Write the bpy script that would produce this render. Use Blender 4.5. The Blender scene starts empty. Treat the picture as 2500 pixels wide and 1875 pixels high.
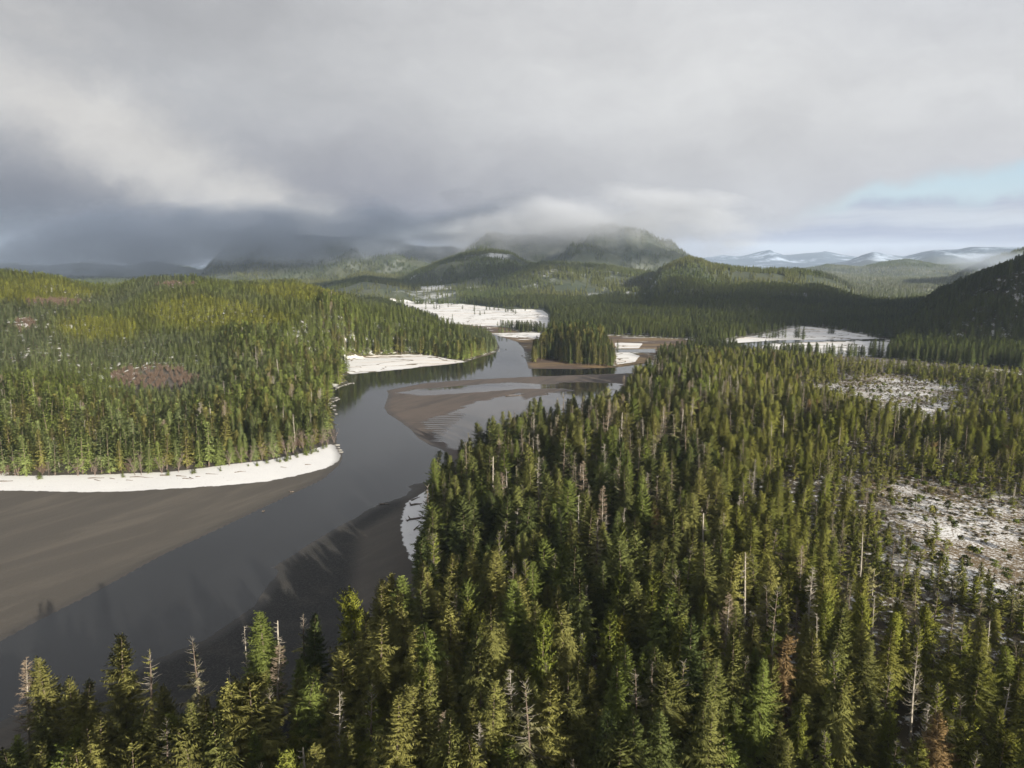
import bpy, math, random
import numpy as np
from mathutils import Vector
R = math.radians
rng = np.random.default_rng(7)
random.seed(7)
sc = bpy.context.scene
col = sc.collection

# ------------------------------------------------------------------ camera
CAMZ, FPX, UC, VC, HOR = 100.0, 1736.0, 1250.0, 937.5, 640.0
PITCH = math.atan((VC - HOR) / FPX)
cam_d = bpy.data.cameras.new('camera')
cam = bpy.data.objects.new('camera', cam_d); col.objects.link(cam)
cam.location = (0, 0, CAMZ); cam.rotation_euler = (math.pi/2 - PITCH, 0, 0)
cam_d.sensor_width = 36; cam_d.lens = 36*FPX/2500
cam_d.clip_start = 1; cam_d.clip_end = 80000
sc.camera = cam

# ------------------------------------------------------------------ node helpers
class NT:
    def __init__(s, tree): s.t = tree; s.n = tree.nodes; s.l = tree.links
    def node(s, typ, **kw):
        n = s.n.new(typ)
        for k, v in kw.items(): setattr(n, k, v)
        return n
    def put(s, sock, v):
        if isinstance(v, bpy.types.NodeSocket): s.l.new(v, sock)
        elif isinstance(v, (tuple, list)) and sock.type == 'RGBA' and len(v) == 3: sock.default_value = (*v, 1)
        else: sock.default_value = v
    def m(s, op, a, b=0.0, c=0.0, clamp=False):
        n = s.node('ShaderNodeMath', operation=op, use_clamp=clamp)
        s.put(n.inputs[0], a); s.put(n.inputs[1], b)
        if len(n.inputs) > 2: s.put(n.inputs[2], c)
        return n.outputs[0]
    def vm(s, op, a, b=(0, 0, 0)):
        n = s.node('ShaderNodeVectorMath', operation=op)
        s.put(n.inputs[0], a); s.put(n.inputs[1], b)
        return n.outputs[0]
    def ss(s, x, a, b, lo=0.0, hi=1.0):
        n = s.node('ShaderNodeMapRange', interpolation_type='SMOOTHSTEP')
        s.put(n.inputs[0], x); s.put(n.inputs[1], a); s.put(n.inputs[2], b); s.put(n.inputs[3], lo); s.put(n.inputs[4], hi)
        return n.outputs[0]
    def mix(s, f, a, b, blend='MIX'):
        n = s.node('ShaderNodeMix', data_type='RGBA', blend_type=blend)
        s.put(n.inputs[0], f); s.put(n.inputs[6], a); s.put(n.inputs[7], b)
        return n.outputs[2]
    def noise(s, vec, scale, detail=4, rough=0.55, dist=0.0, color=False):
        n = s.node('ShaderNodeTexNoise')
        s.put(n.inputs['Vector'], vec); n.inputs['Scale'].default_value = scale; n.inputs['Detail'].default_value = detail
        n.inputs['Roughness'].default_value = rough; n.inputs['Distortion'].default_value = dist
        return n.outputs[1] if color else n.outputs[0]
    def attr(s, name, typ='GEOMETRY', out='Fac'):
        n = s.node('ShaderNodeAttribute', attribute_type=typ, attribute_name=name)
        return n.outputs[out]

# ------------------------------------------------------------------ sun and sky
EXPO = 1.15
SUN_EL, SUN_BACK = 16.0, 33.0            # behind the camera, to its right
sdir = Vector((math.sin(R(SUN_BACK))*math.cos(R(SUN_EL)), -math.cos(R(SUN_BACK))*math.cos(R(SUN_EL)), math.sin(R(SUN_EL))))
sun_d = bpy.data.lights.new('sun', 'SUN'); sun_d.energy = 5.0; sun_d.angle = R(0.6); sun_d.color = (1.0, 0.915, 0.77)
sun = bpy.data.objects.new('sun', sun_d); col.objects.link(sun)
sun.rotation_euler = (-sdir).to_track_quat('-Z', 'Y').to_euler(); sun.location = (300, -500, 900)

world = bpy.data.worlds.new('World'); sc.world = world; world.use_nodes = True
w = NT(world.node_tree); w.n.clear()
def build_sky():
    sky = w.node('ShaderNodeTexSky', sky_type='NISHITA', sun_disc=False)
    sky.sun_elevation = R(SUN_EL); sky.sun_rotation = R(180 - SUN_BACK); sky.air_density = 1.0; sky.dust_density = 0.6
    tc = w.node('ShaderNodeTexCoord').outputs['Generated']
    warp = w.vm('SCALE', w.vm('SUBTRACT', w.noise(tc, 5.0, 5, 0.6, color=True), (0.5, 0.5, 0.5)))
    warp.node.inputs['Scale'].default_value = 0.11
    d = w.vm('ADD', tc, warp)
    sp = w.node('ShaderNodeSeparateXYZ'); w.put(sp.inputs[0], d); x, y, z = sp.outputs
    az = w.m('ARCTAN2', x, y)
    el = w.m('ARCSINE', w.m('MINIMUM', w.m('MAXIMUM', z, -1.0), 1.0))
    def px(u, v): return (math.atan((u-UC)/FPX*math.cos(PITCH)), math.atan((HOR-v)/FPX))
    def blob(u, v, su, sv, tilt=0.0):
        a, e = px(u, v)
        da = w.m('SUBTRACT', az, a); de = w.m('SUBTRACT', el, e)
        c, s_ = math.cos(R(tilt)), math.sin(R(tilt))
        p = w.m('ADD', w.m('MULTIPLY', da, c), w.m('MULTIPLY', de, s_)); q = w.m('SUBTRACT', w.m('MULTIPLY', de, c), w.m('MULTIPLY', da, s_))
        p = w.m('MULTIPLY', p, FPX/su); q = w.m('MULTIPLY', q, FPX/sv)
        r2 = w.m('ADD', w.m('MULTIPLY', p, p), w.m('MULTIPLY', q, q))
        return w.m('POWER', 2.718, w.m('MULTIPLY', r2, -1.0))
    K = 10.0/2**EXPO                                        # colours below are for background strength 0.1
    def c(r, g, b): return (r*K, g*K, b*K)
    elv = w.ss(el, 0.0, 0.22)
    cloud = w.mix(elv, c(.45, .45, .50), c(.655, .66, .675))
    cloud = w.mix(w.m('MULTIPLY', blob(1650, 230, 900, 230), 0.7), cloud, c(.72, .72, .72))
    cloud = w.mix(w.m('MULTIPLY', blob(1420, 470, 520, 130), 0.65), cloud, c(.54, .54, .55))
    cloud = w.mix(w.m('MULTIPLY', blob(2350, 60, 500, 160), 0.5), cloud, c(.64, .66, .70))
    cloud = w.mix(w.m('MULTIPLY', blob(150, 110, 900, 270), 0.9), cloud, c(.40, .405, .42))
    dark = w.m('MAXIMUM', blob(-80, 640, 900, 260), blob(560, 660, 720, 150))
    cloud = w.mix(w.m('MULTIPLY', dark, 0.97), cloud, c(.085, .10, .135))
    cloud = w.mix(w.m('MULTIPLY', blob(950, 540, 420, 150), 0.5), cloud, c(.27, .275, .33))
    lit0 = w.m('MAXIMUM', w.m('MAXIMUM', blob(330, 385, 350, 85, -22), blob(650, 500, 210, 62, -25)), w.m('MULTIPLY', blob(90, 180, 200, 80, -20), .35))
    puff = w.noise(w.vm('MULTIPLY', d, (1, 1, 1.6)), 11.0, 6, .62)
    lit = w.ss(w.m('ADD', lit0, w.m('MULTIPLY', w.m('SUBTRACT', puff, .5), .6)), .02, 1.05)
    cloud = w.mix(w.m('MULTIPLY', lit, 0.95), cloud, c(.68, .66, .635))
    fine = w.noise(w.vm('MULTIPLY', d, (1, 1, 2.6)), 4.5, 6, 0.6)
    cloud = w.mix(1.0, cloud, w.mix(fine, (0.80, .80, .81), (1.20, 1.20, 1.19)), 'MULTIPLY')
    cloud = w.mix(1.0, cloud, w.mix(puff, (.91, .91, .915), (1.09, 1.09, 1.085)), 'MULTIPLY')
    # opening near the horizon: blue sky, thin streaked bands
    gap = w.m('MAXIMUM', blob(2500, 500, 470, 72, 6), w.m('MULTIPLY', blob(2150, 585, 560, 55), 0.9))
    bands = w.noise(w.vm('MULTIPLY', w.vm('ADD', w.vm('MULTIPLY', tc, (.75, .75, .75)), w.vm('MULTIPLY', d, (.25, .25, .25))), (1, 1, 11)), 3.2, 4, 0.5)
    blue = w.mix(0.22, sky.outputs[0], c(.46, .63, .78))
    blue = w.mix(.75, blue, c(.48, .60, .71))
    streak = w.mix(w.ss(bands, 0.38, 0.66), c(.38, .41, .53), c(.62, .66, .72))
    low = w.mix(w.ss(el, 0.055, 0.085), streak, blue)
    skyc = w.mix(w.ss(gap, 0.25, 0.75), cloud, low)
    bg = w.node('ShaderNodeBackground'); w.put(bg.inputs[0], skyc); bg.inputs[1].default_value = 0.1
    out = w.node('ShaderNodeOutputWorld'); w.put(out.inputs[0], bg.outputs[0])
build_sky()

sc.view_settings.view_transform = 'Standard'; sc.view_settings.look = 'None'
sc.view_settings.exposure = EXPO; sc.view_settings.gamma = 1.0; sc.view_settings.use_curve_mapping = False
sc.render.engine = 'CYCLES'
cy = sc.cycles
cy.max_bounces = 8; cy.diffuse_bounces = 4; cy.glossy_bounces = 2; cy.transmission_bounces = 2; cy.volume_bounces = 1; cy.transparent_max_bounces = 6
cy.use_denoising = True; cy.sample_clamp_indirect = 4.0
cy.caustics_reflective = False; cy.caustics_refractive = False
cy.volume_step_rate = 1.0; cy.volume_max_steps = 64

# ------------------------------------------------------------------ picture to place
F_ = np.array([0, math.cos(PITCH), -math.sin(PITCH)]); U_ = np.array([0, math.sin(PITCH), math.cos(PITCH)])
def ray(u, v): return F_ + (u-UC)/FPX*np.array([1., 0, 0]) - (v-VC)/FPX*U_
def G(u, v, z=0.0):                                  # where the line of sight meets height z
    d = ray(u, v); t = (z-CAMZ)/d[2]; return (d[0]*t, d[1]*t)
def AT(u, v, Y):                                     # the point of the line of sight at distance Y
    d = ray(u, v); t = Y/d[1]; return (d[0]*t, Y, CAMZ + d[2]*t)
def proj(x, y, z):
    zz = z-CAMZ
    dep = y*F_[1] + zz*F_[2]; up = y*U_[1] + zz*U_[2]
    return UC + FPX*x/dep, VC - FPX*up/dep, dep
def PG(pts, z=0.0): return np.array([G(u, v, z) for u, v in pts])
def sdist(poly, x, y):                               # signed distance, positive inside
    out = np.empty(x.shape)
    a = poly; b = np.roll(poly, -1, 0)
    for s in range(0, x.size, 60000):
        px_, py_ = x[s:s+60000, None], y[s:s+60000, None]
        ex, ey = (b-a)[:, 0], (b-a)[:, 1]
        wx, wy = px_-a[:, 0], py_-a[:, 1]
        t = np.clip((wx*ex+wy*ey)/(ex*ex+ey*ey+1e-9), 0, 1)
        d2 = ((wx-t*ex)**2 + (wy-t*ey)**2).min(1)
        c1 = (a[:, 1] <= py_) != (b[:, 1] <= py_)
        xi = a[:, 0] + (py_-a[:, 1])*ex/np.where(np.abs(ey) < 1e-9, 1e-9, ey)
        ins = ((c1 & (px_ < xi)).sum(1) % 2) == 1
        out[s:s+60000] = np.where(ins, 1, -1)*np.sqrt(d2)
    return out
# smooth value noise on the ground plane
_tab = rng.random((256, 256))
def vnoise(x, y, wl, seed=0):
    x = x/wl + seed*17.3; y = y/wl + seed*31.7
    xi = np.floor(x).astype(int); yi = np.floor(y).astype(int); fx = x-xi; fy = y-yi
    fx = fx*fx*(3-2*fx); fy = fy*fy*(3-2*fy)
    g = lambda i, j: _tab[i % 256, j % 256]
    return (g(xi, yi)*(1-fx)+g(xi+1, yi)*fx)*(1-fy) + (g(xi, yi+1)*(1-fx)+g(xi+1, yi+1)*fx)*fy
def fbm(x, y, wl, n=4, seed=0):
    s = 0; a = 1; t = 0
    for i in range(n): s = s + a*vnoise(x, y, wl/2**i, seed+i*3); t += a; a *= .5
    return s/t
def sstep(x, a, b):
    t = np.clip((x-a)/(b-a), 0, 1); return t*t*(3-2*t)

# ------------------------------------------------------------------ shapes of the land, traced on the picture
WATER = PG([(-1300, 1850), (-300, 1715), (0, 1568), (102, 1513), (228, 1450), (358, 1378), (415, 1348), (530, 1295), (638, 1243), (740, 1195), (791, 1170),
    (825, 1140), (837, 1124), (837, 1108), (830, 1095), (823, 1080), (821, 1048), (812, 1010), (800, 992), (826, 975), (815, 965), (818, 946), (856, 936),
    (838, 921), (850, 915), (913, 909), (994, 901), (1096, 890), (1140, 884), (1169, 874), (1206, 864), (1222, 852), (1216, 836), (1206, 826), (1190, 818),
    (1205, 815), (1232, 825), (1260, 834), (1275, 848), (1280, 865), (1284, 885), (1290, 900), (1401, 902), (1503, 898), (1545, 893), (1620, 884), (1620, 905),
    (1531, 911), (1442, 914), (1299, 919), (1157, 926), (1035, 935), (941, 953), (948, 962), (944, 975), (936, 994), (945, 1010), (974, 1028), (1003, 1050),
    (1021, 1071), (1053, 1089), (1085, 1100), (1080, 1150), (1050, 1174), (986, 1186), (1004, 1192), (990, 1209), (960, 1220), (938, 1226), (895, 1244),
    (868, 1263), (830, 1282), (784, 1309), (743, 1334), (708, 1358), (661, 1386), (678, 1390), (675, 1404), (651, 1428), (637, 1450), (627, 1472), (557, 1521),
    (505, 1557), (374, 1610), (244, 1670), (100, 1725), (-100, 1790), (-400, 1880), (-1300, 2150)])
SNOWS = [PG(p, 1.0) for p in [
    [(-600, 1206), (-200, 1204), (0, 1203), (200, 1203), (300, 1201), (450, 1192), (560, 1182), (650, 1172), (720, 1158), (780, 1143), (810, 1132), (826, 1120), (831, 1108), (827, 1098),
     (815, 1080), (790, 1084), (740, 1103), (690, 1114), (650, 1124), (560, 1134), (480, 1146), (400, 1154), (250, 1162), (100, 1167), (0, 1169), (-600, 1176)],
    [(807, 886), (850, 876), (913, 870), (994, 866), (1050, 868), (1100, 876), (1135, 880), (1140, 883), (1096, 888), (1030, 892), (994, 899), (913, 906), (862, 912), (840, 905), (815, 895)],
    [(940, 733), (1050, 738), (1150, 745), (1250, 757), (1325, 758), (1338, 768), (1336, 808), (1325, 806), (1260, 799), (1180, 796), (1080, 789), (1020, 770), (960, 750)],
    [(1195, 813), (1300, 812), (1400, 816), (1310, 826), (1220, 820)],
    [(1090, 796), (1130, 800), (1128, 808), (1085, 806)],
    [(1503, 862), (1530, 858), (1562, 868), (1550, 882), (1505, 888)],
    [(1500, 836), (1570, 838), (1560, 850), (1505, 850)],
    [(1730, 838), (1848, 819), (1920, 803), (1956, 797), (2029, 803), (2137, 823), (2150, 828), (2000, 829), (1900, 831), (1790, 842)],
    [(1850, 843), (1990, 836), (2170, 834), (2180, 868), (2100, 870), (1956, 867), (1848, 861)],
    [(1044, 1191), (1020, 1206), (991, 1223), (980, 1262), (982, 1312), (1000, 1362), (1015, 1390), (1060, 1390), (1080, 1300), (1075, 1200)],
    [(2390, 905), (2440, 900), (2510, 915), (2510, 925), (2400, 920)]]]
BOGS = [PG(p, 7.0) for p in [
    [(1895, 944), (2005, 940), (2070, 925), (2120, 912), (2210, 918), (2345, 945), (2352, 985), (2290, 1030), (2230, 1021), (2150, 1009), (2068, 982), (1986, 965)],
    [(2060, 1172), (2130, 1160), (2200, 1180), (2290, 1190), (2380, 1205), (2500, 1235), (2900, 1290), (2900, 1650), (2620, 1540), (2480, 1480), (2300, 1440), (2170, 1370), (2180, 1260), (2100, 1205)]]]
SANDBAR = PG([(939, 954), (948, 959), (945, 974), (936, 995), (945, 1010), (974, 1028), (1003, 1050), (1021, 1071), (1053, 1089), (1100, 1120), (1300, 1110), (1600, 1000), (1620, 905),
    (1516, 910), (1343, 916), (1198, 921), (1107, 926), (1003, 938)])
C3 = lambda p: PG([(800+a*.3617, 800+b*.3617) for a, b in p])
WETS = [C3([(450, 440), (560, 418), (760, 408), (900, 395), (1050, 385), (1230, 372), (1480, 385), (1560, 372), (1780, 375), (1990, 380), (1990, 430), (1700, 440), (1550, 420), (1300, 418), (1100, 440), (850, 458), (650, 460)]),
    C3([(620, 640), (760, 600), (900, 555), (1020, 510), (1160, 478), (1300, 455), (1330, 500), (1500, 450), (1800, 430), (1990, 430), (1990, 620), (900, 820), (760, 800), (700, 700)])]
FOREST = np.vstack([PG([(-700, 2300), (-300, 2060), (0, 1950), (285, 1870), (480, 1860), (640, 1770), (800, 1690), (900, 1590), (975, 1500), (1020, 1415), (1045, 1320), (1060, 1200), (1100, 1178), (1206, 1117), (1300, 1062),
    (1454, 1040), (1530, 985), (1560, 945), (1585, 918), (1650, 895), (1760, 885), (1900, 876), (2130, 872), (2250, 885), (2500, 905), (3400, 960)], 3.0), np.array([(900, -240), (-140, -240)])])
ISLAND = PG([(1300, 862), (1340, 852), (1420, 846), (1490, 856), (1503, 880), (1495, 893), (1440, 893), (1385, 888), (1350, 876), (1318, 878), (1302, 884)], 1.0)
BROWNS = [PG(p, .6) for p in [[(1283, 884), (1330, 870), (1400, 888), (1510, 893), (1505, 900), (1401, 903), (1287, 902)], [(1500, 885), (1565, 862), (1600, 870), (1580, 890), (1510, 897)],
    [(1480, 820), (1560, 824), (1680, 830), (1720, 842), (1600, 868), (1560, 858), (1490, 848)], [(1200, 822), (1240, 818), (1330, 830), (1330, 856), (1285, 858), (1262, 838), (1232, 828)],
    [(1000, 878), (1060, 872), (1140, 882), (1100, 893), (1010, 900), (985, 890)], [(1160, 872), (1215, 858), (1222, 868), (1165, 882)], [(1075, 789), (1180, 796), (1245, 802), (1265, 812), (1190, 813), (1080, 800)]]]
CREEKS = [PG([(1500, 856), (1600, 853), (1600, 863), (1503, 862)]), PG([(1750, 846), (1800, 839), (1900, 832), (2160, 829), (2160, 834), (2000, 836), (1880, 841), (1840, 850), (1835, 870), (1820, 870), (1800, 850)])]

# ------------------------------------------------------------------ hills: crests (u, v on the skyline), distance, run-out
def crest(pts, Y, front, back, tree=16, rough=.085):
    p = np.array([AT(u, v, Y) for u, v in pts]); return dict(a=p[:, 0]/Y, z=np.maximum(p[:, 2]-tree, 1), Y=Y, f=front, b=back, rough=rough)
CR = [
    crest([(1400, 790), (1560, 770), (1640, 735), (1720, 730), (1787, 722), (1828, 709), (1884, 719), (1960, 722), (2047, 721), (2108, 730), (2170, 760), (2230, 790)], 1500, 330, 500),
    crest([(1520, 740), (1580, 690), (1610, 652), (1650, 635), (1681, 626), (1710, 630), (1734, 640), (1790, 648), (1844, 650), (1900, 652), (1942, 654), (2000, 660), (2043, 670), (2088, 693), (2141, 720), (2186, 750), (2250, 785)], 2150, 900, 900),
    crest([(1050, 760), (1150, 710), (1230, 670), (1279, 645), (1320, 634), (1360, 633), (1420, 636), (1482, 642), (1543, 652), (1600, 662), (1680, 690), (1750, 740)], 2400, 1000, 800),
    crest([(820, 740), (950, 700), (1014, 659), (1060, 640), (1104, 622), (1150, 608), (1198, 604), (1250, 610), (1279, 630), (1330, 650), (1400, 670), (1500, 710)], 2900, 1150, 900),
    crest([(640, 760), (740, 722), (790, 697), (850, 680), (892, 673), (978, 687), (1035, 707), (1100, 730), (1200, 760)], 2250, 620, 700),
    crest([(380, 730), (440, 700), (486, 672), (525, 624), (554, 593), (610, 568), (678, 562), (750, 569), (831, 581), (892, 567), (961, 573), (994, 594), (1051, 610), (1108, 608), (1150, 622), (1280, 660)], 4600, 1500, 1200, 18, .17),
    crest([(1030, 670), (1090, 625), (1136, 606), (1198, 577), (1260, 562), (1352, 558), (1450, 560), (1550, 572), (1605, 590), (1640, 602), (1681, 624), (1740, 660)], 4200, 1300, 1200, 18, .17),
    crest([(-900, 600), (-200, 625), (0, 645), (120, 650), (200, 640), (300, 652), (380, 640), (450, 650), (520, 680)], 5600, 1500, 1500, 18, .17),
    crest([(2250, 730), (2330, 668), (2365, 650), (2420, 625), (2500, 603), (2700, 580), (3200, 570)], 3000, 800, 900),
    crest([(1900, 668), (1960, 655), (2020, 645), (2100, 650), (2150, 640), (2220, 634), (2300, 646), (2380, 642), (2500, 640), (2700, 630)], 6000, 1500, 1200),
    crest([(1880, 665), (1980, 652), (2068, 640), (2133, 620), (2170, 626), (2210, 628), (2283, 610), (2373, 606), (2450, 608), (2600, 600), (2900, 600)], 9000, 2500, 2500, 0, .06),
    crest([(1500, 640), (1650, 638), (1730, 630), (1770, 624), (1800, 627), (1850, 620), (1880, 616), (1915, 624), (1950, 622), (2010, 616), (2060, 626), (2150, 640), (2300, 640)], 14000, 3500, 3000, 0, .06),
    crest([(2050, 880), (2120, 850), (2160, 800), (2190, 782), (2235, 760), (2292, 712), (2353, 684), (2414, 658), (2500, 622), (2600, 590), (2900, 540), (3400, 520)], 1080, 330, 700, 18),
]
# wooded hill on the left bank, its crest climbs away from the cove
LH = np.array([(u, *AT(u, v, Y)) for u, v, Y in [(-900, 640, 800), (-300, 648, 850), (0, 660, 870), (81, 671, 880), (134, 676, 900), (183, 691, 930), (277, 701, 960), (346, 681, 960), (468, 675, 960), (570, 691, 980), (651, 691, 1000), (712, 687, 1000),
    (773, 699, 1000), (814, 712, 990), (900, 736, 960), (994, 762, 900), (1075, 791, 850), (1157, 806, 800), (1215, 822, 770), (1300, 840, 770)]])
LHa = LH[:, 1]/LH[:, 2]; LHz = np.maximum(LH[:, 3]-6.5, 2); LHY = LH[:, 2]
LBa = np.array([(u-UC)/FPX for u in (-900, 0, 600, 760, 830, 880, 950, 1030, 1150, 1220, 1300)])*0.985; LBY = np.array([330, 340, 370, 400, 520, 700, 740, 760, 770, 780, 790])
def height(x, y, sdw, sdf, sdi):
    a = x/np.maximum(y, 30)
    z = np.where(sdw > 0, -np.minimum(sdw*.05, 3.0), np.minimum(-sdw*.014, .9) + np.clip((-sdw-60)*.02, 0, 1.5))
    z = z + np.clip(sdf*.10, 0, 5)*(y < 1100) + 3.0*sstep(sdf, 20, 160)*(fbm(x, y, 120, 3, 4)-.3)*(y < 1100)
    z = z + np.clip(sdi*.25, 0, 7)
    # left hill
    zr, Yr, Yb = np.interp(a, LHa, LHz), np.interp(a, LHa, LHY), np.interp(a, LBa, LBY)
    t = (y-Yb)/(Yr-Yb)
    prof = np.where(t < 1, np.clip(t, 0, 1)**.85, np.clip(1-(t-1)*.9, 0, 1)**1.5)
    on = (a < .03)*sstep(-sdw, 4, 60)
    zl = zr*prof*on + on*sstep(t, .1, .5)*(1-sstep(t, .75, 1.05))*34*(fbm(x, y, 240, 3, 9)-.47)
    z = np.maximum(z, zl + np.where(sdw > 0, -3, 1.2*on))
    far = sstep(y, 900, 1500)*9*fbm(x, y, 500, 3, 2)
    zz = np.full_like(z, -50.)
    for i, c in enumerate(CR):
        zr = np.interp(a, c['a'], c['z'], left=c['z'][0], right=c['z'][-1])
        if c['Y'] > 4000: zr = zr*(1+(.16 if c['Y'] < 8000 else .30)*((1-np.abs(2*fbm(x, y*.3, c['Y']*.11, 4, 70+i)-1)*2)-.45))
        wob = c['Y'] + c['f']*.25*(fbm(x, y, c['f']*.8, 2, 20+i)-.5)*2*(np.abs(y-c['Y']) > c['f']*.15)
        t = np.where(y < wob, (y-(wob-c['f']))/c['f'], 1-(y-wob)/c['b'])
        t = np.clip(t, 0, 1)
        h = zr*(t*t*(3-2*t))
        h = h + (zr+60)*c['rough']*4*(1-np.abs(fbm(x, y, c['f']*.42, 5, 40+i)*2-1)*1.6-.55)*np.sin(np.clip(t, 0, 1)*math.pi)
        edge = sstep(a, c['a'][0]-.06, c['a'][0])*(1-sstep(a, c['a'][-1], c['a'][-1]+.3))
        zz = np.maximum(zz, np.where(h*edge > .5, h*edge, -50))
    return np.maximum(z + far*(sdw < 0), zz)

# terrain grid: fans out from a point behind the camera, fine near and coarse far
APY = -260.0
TH = np.linspace(R(-58), R(58), 660)
RR = [60.0]
while RR[-1] < 17500: RR.append(RR[-1]*(1.0115 if RR[-1] < 330 else 1.0062 if RR[-1] < 1500 else 1.016))
RR = np.array(RR); NTH, NRR = len(TH), len(RR)
gx = (np.sin(TH)[None, :]*RR[:, None]).ravel(); gy = (np.cos(TH)[None, :]*RR[:, None]).ravel() + APY
near = gy < 2200
def nsd(poly, fill=-999., reach=None):
    o = np.full(gx.shape, fill); o[near] = sdist(poly, gx[near], gy[near]); return o
A = {}
A['water'] = nsd(WATER); A['forest'] = nsd(FOREST); A['island'] = nsd(ISLAND)
A['snow'] = np.max([nsd(p) for p in SNOWS], 0); A['bog'] = np.max([nsd(p) for p in BOGS], 0)
A['sand'] = nsd(SANDBAR); A['wet'] = np.max([nsd(p) for p in WETS], 0); A['creek'] = np.max([nsd(p) for p in CREEKS], 0)
A['brown'] = np.max([nsd(p) for p in BROWNS], 0)
A['river'] = A['water']
Zg = height(gx, gy, A['water'], A['forest'], A['island'])
flat = sstep(np.maximum(A['snow'], np.maximum(A['brown'], A['creek'])), -25, 5)*(gy > 500)
Zg = np.where((A['water'] < 0), Zg*(1-flat) + np.minimum(Zg, .9)*flat, Zg)
def grid_sample(arr, x, y):
    dx, dy = x, y-APY
    r = np.hypot(dx, dy); th = np.arctan2(dx, dy)
    fi = np.clip(np.interp(r, RR, np.arange(NRR)), 0, NRR-1.001); fj = np.clip((th-TH[0])/(TH[1]-TH[0]), 0, NTH-1.001)
    i = fi.astype(int); j = fj.astype(int); fi = fi-i; fj = fj-j
    a2 = arr.reshape(NRR, NTH)
    return (a2[i, j]*(1-fj)+a2[i, j+1]*fj)*(1-fi) + (a2[i+1, j]*(1-fj)+a2[i+1, j+1]*fj)*fi
def GZ(x, y): return grid_sample(Zg, np.asarray(x, float), np.asarray(y, float))

# what the camera cannot see behind crests is not planted
ca = np.linspace(-.95, .95, 500); cr = np.geomspace(80, 22000, 700)
cxx, cyy = ca[None, :]*cr[:, None], np.ones_like(ca)[None, :]*cr[:, None]
slope = (GZ(cxx.ravel(), cyy.ravel()).reshape(700, 500)-CAMZ)/cr[:, None]
hormax = np.maximum.accumulate(slope, 0)
def visible(x, y, ztop, slack):
    j = np.clip(((x/np.maximum(y, 1)+.95)/1.9*499).astype(int), 0, 499)
    i = np.clip(np.searchsorted(cr, y*.97), 0, 699)
    return (ztop-CAMZ)/np.maximum(y, 1) + slack/np.maximum(y, 1) > hormax[i, j]

# ------------------------------------------------------------------ materials
def new_mat(name):
    m = bpy.data.materials.new(name); m.use_nodes = True; t = NT(m.node_tree); t.n.clear()
    return m, t, t.node('ShaderNodeOutputMaterial')
def pbsdf(t, out, colr, rough=.8, spec=.3, normal=None):
    p = t.node('ShaderNodeBsdfPrincipled'); t.put(p.inputs['Base Color'], colr); t.put(p.inputs['Roughness'], rough); t.put(p.inputs['Specular IOR Level'], spec)
    if normal is not None: t.put(p.inputs['Normal'], normal)
    t.put(out.inputs[0], p.outputs[0]); return p
def bump(t, h, strength, dist):
    b = t.node('ShaderNodeBump'); b.inputs['Strength'].default_value = strength; b.inputs['Distance'].default_value = dist; t.put(b.inputs['Height'], h); return b.outputs[0]

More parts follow.
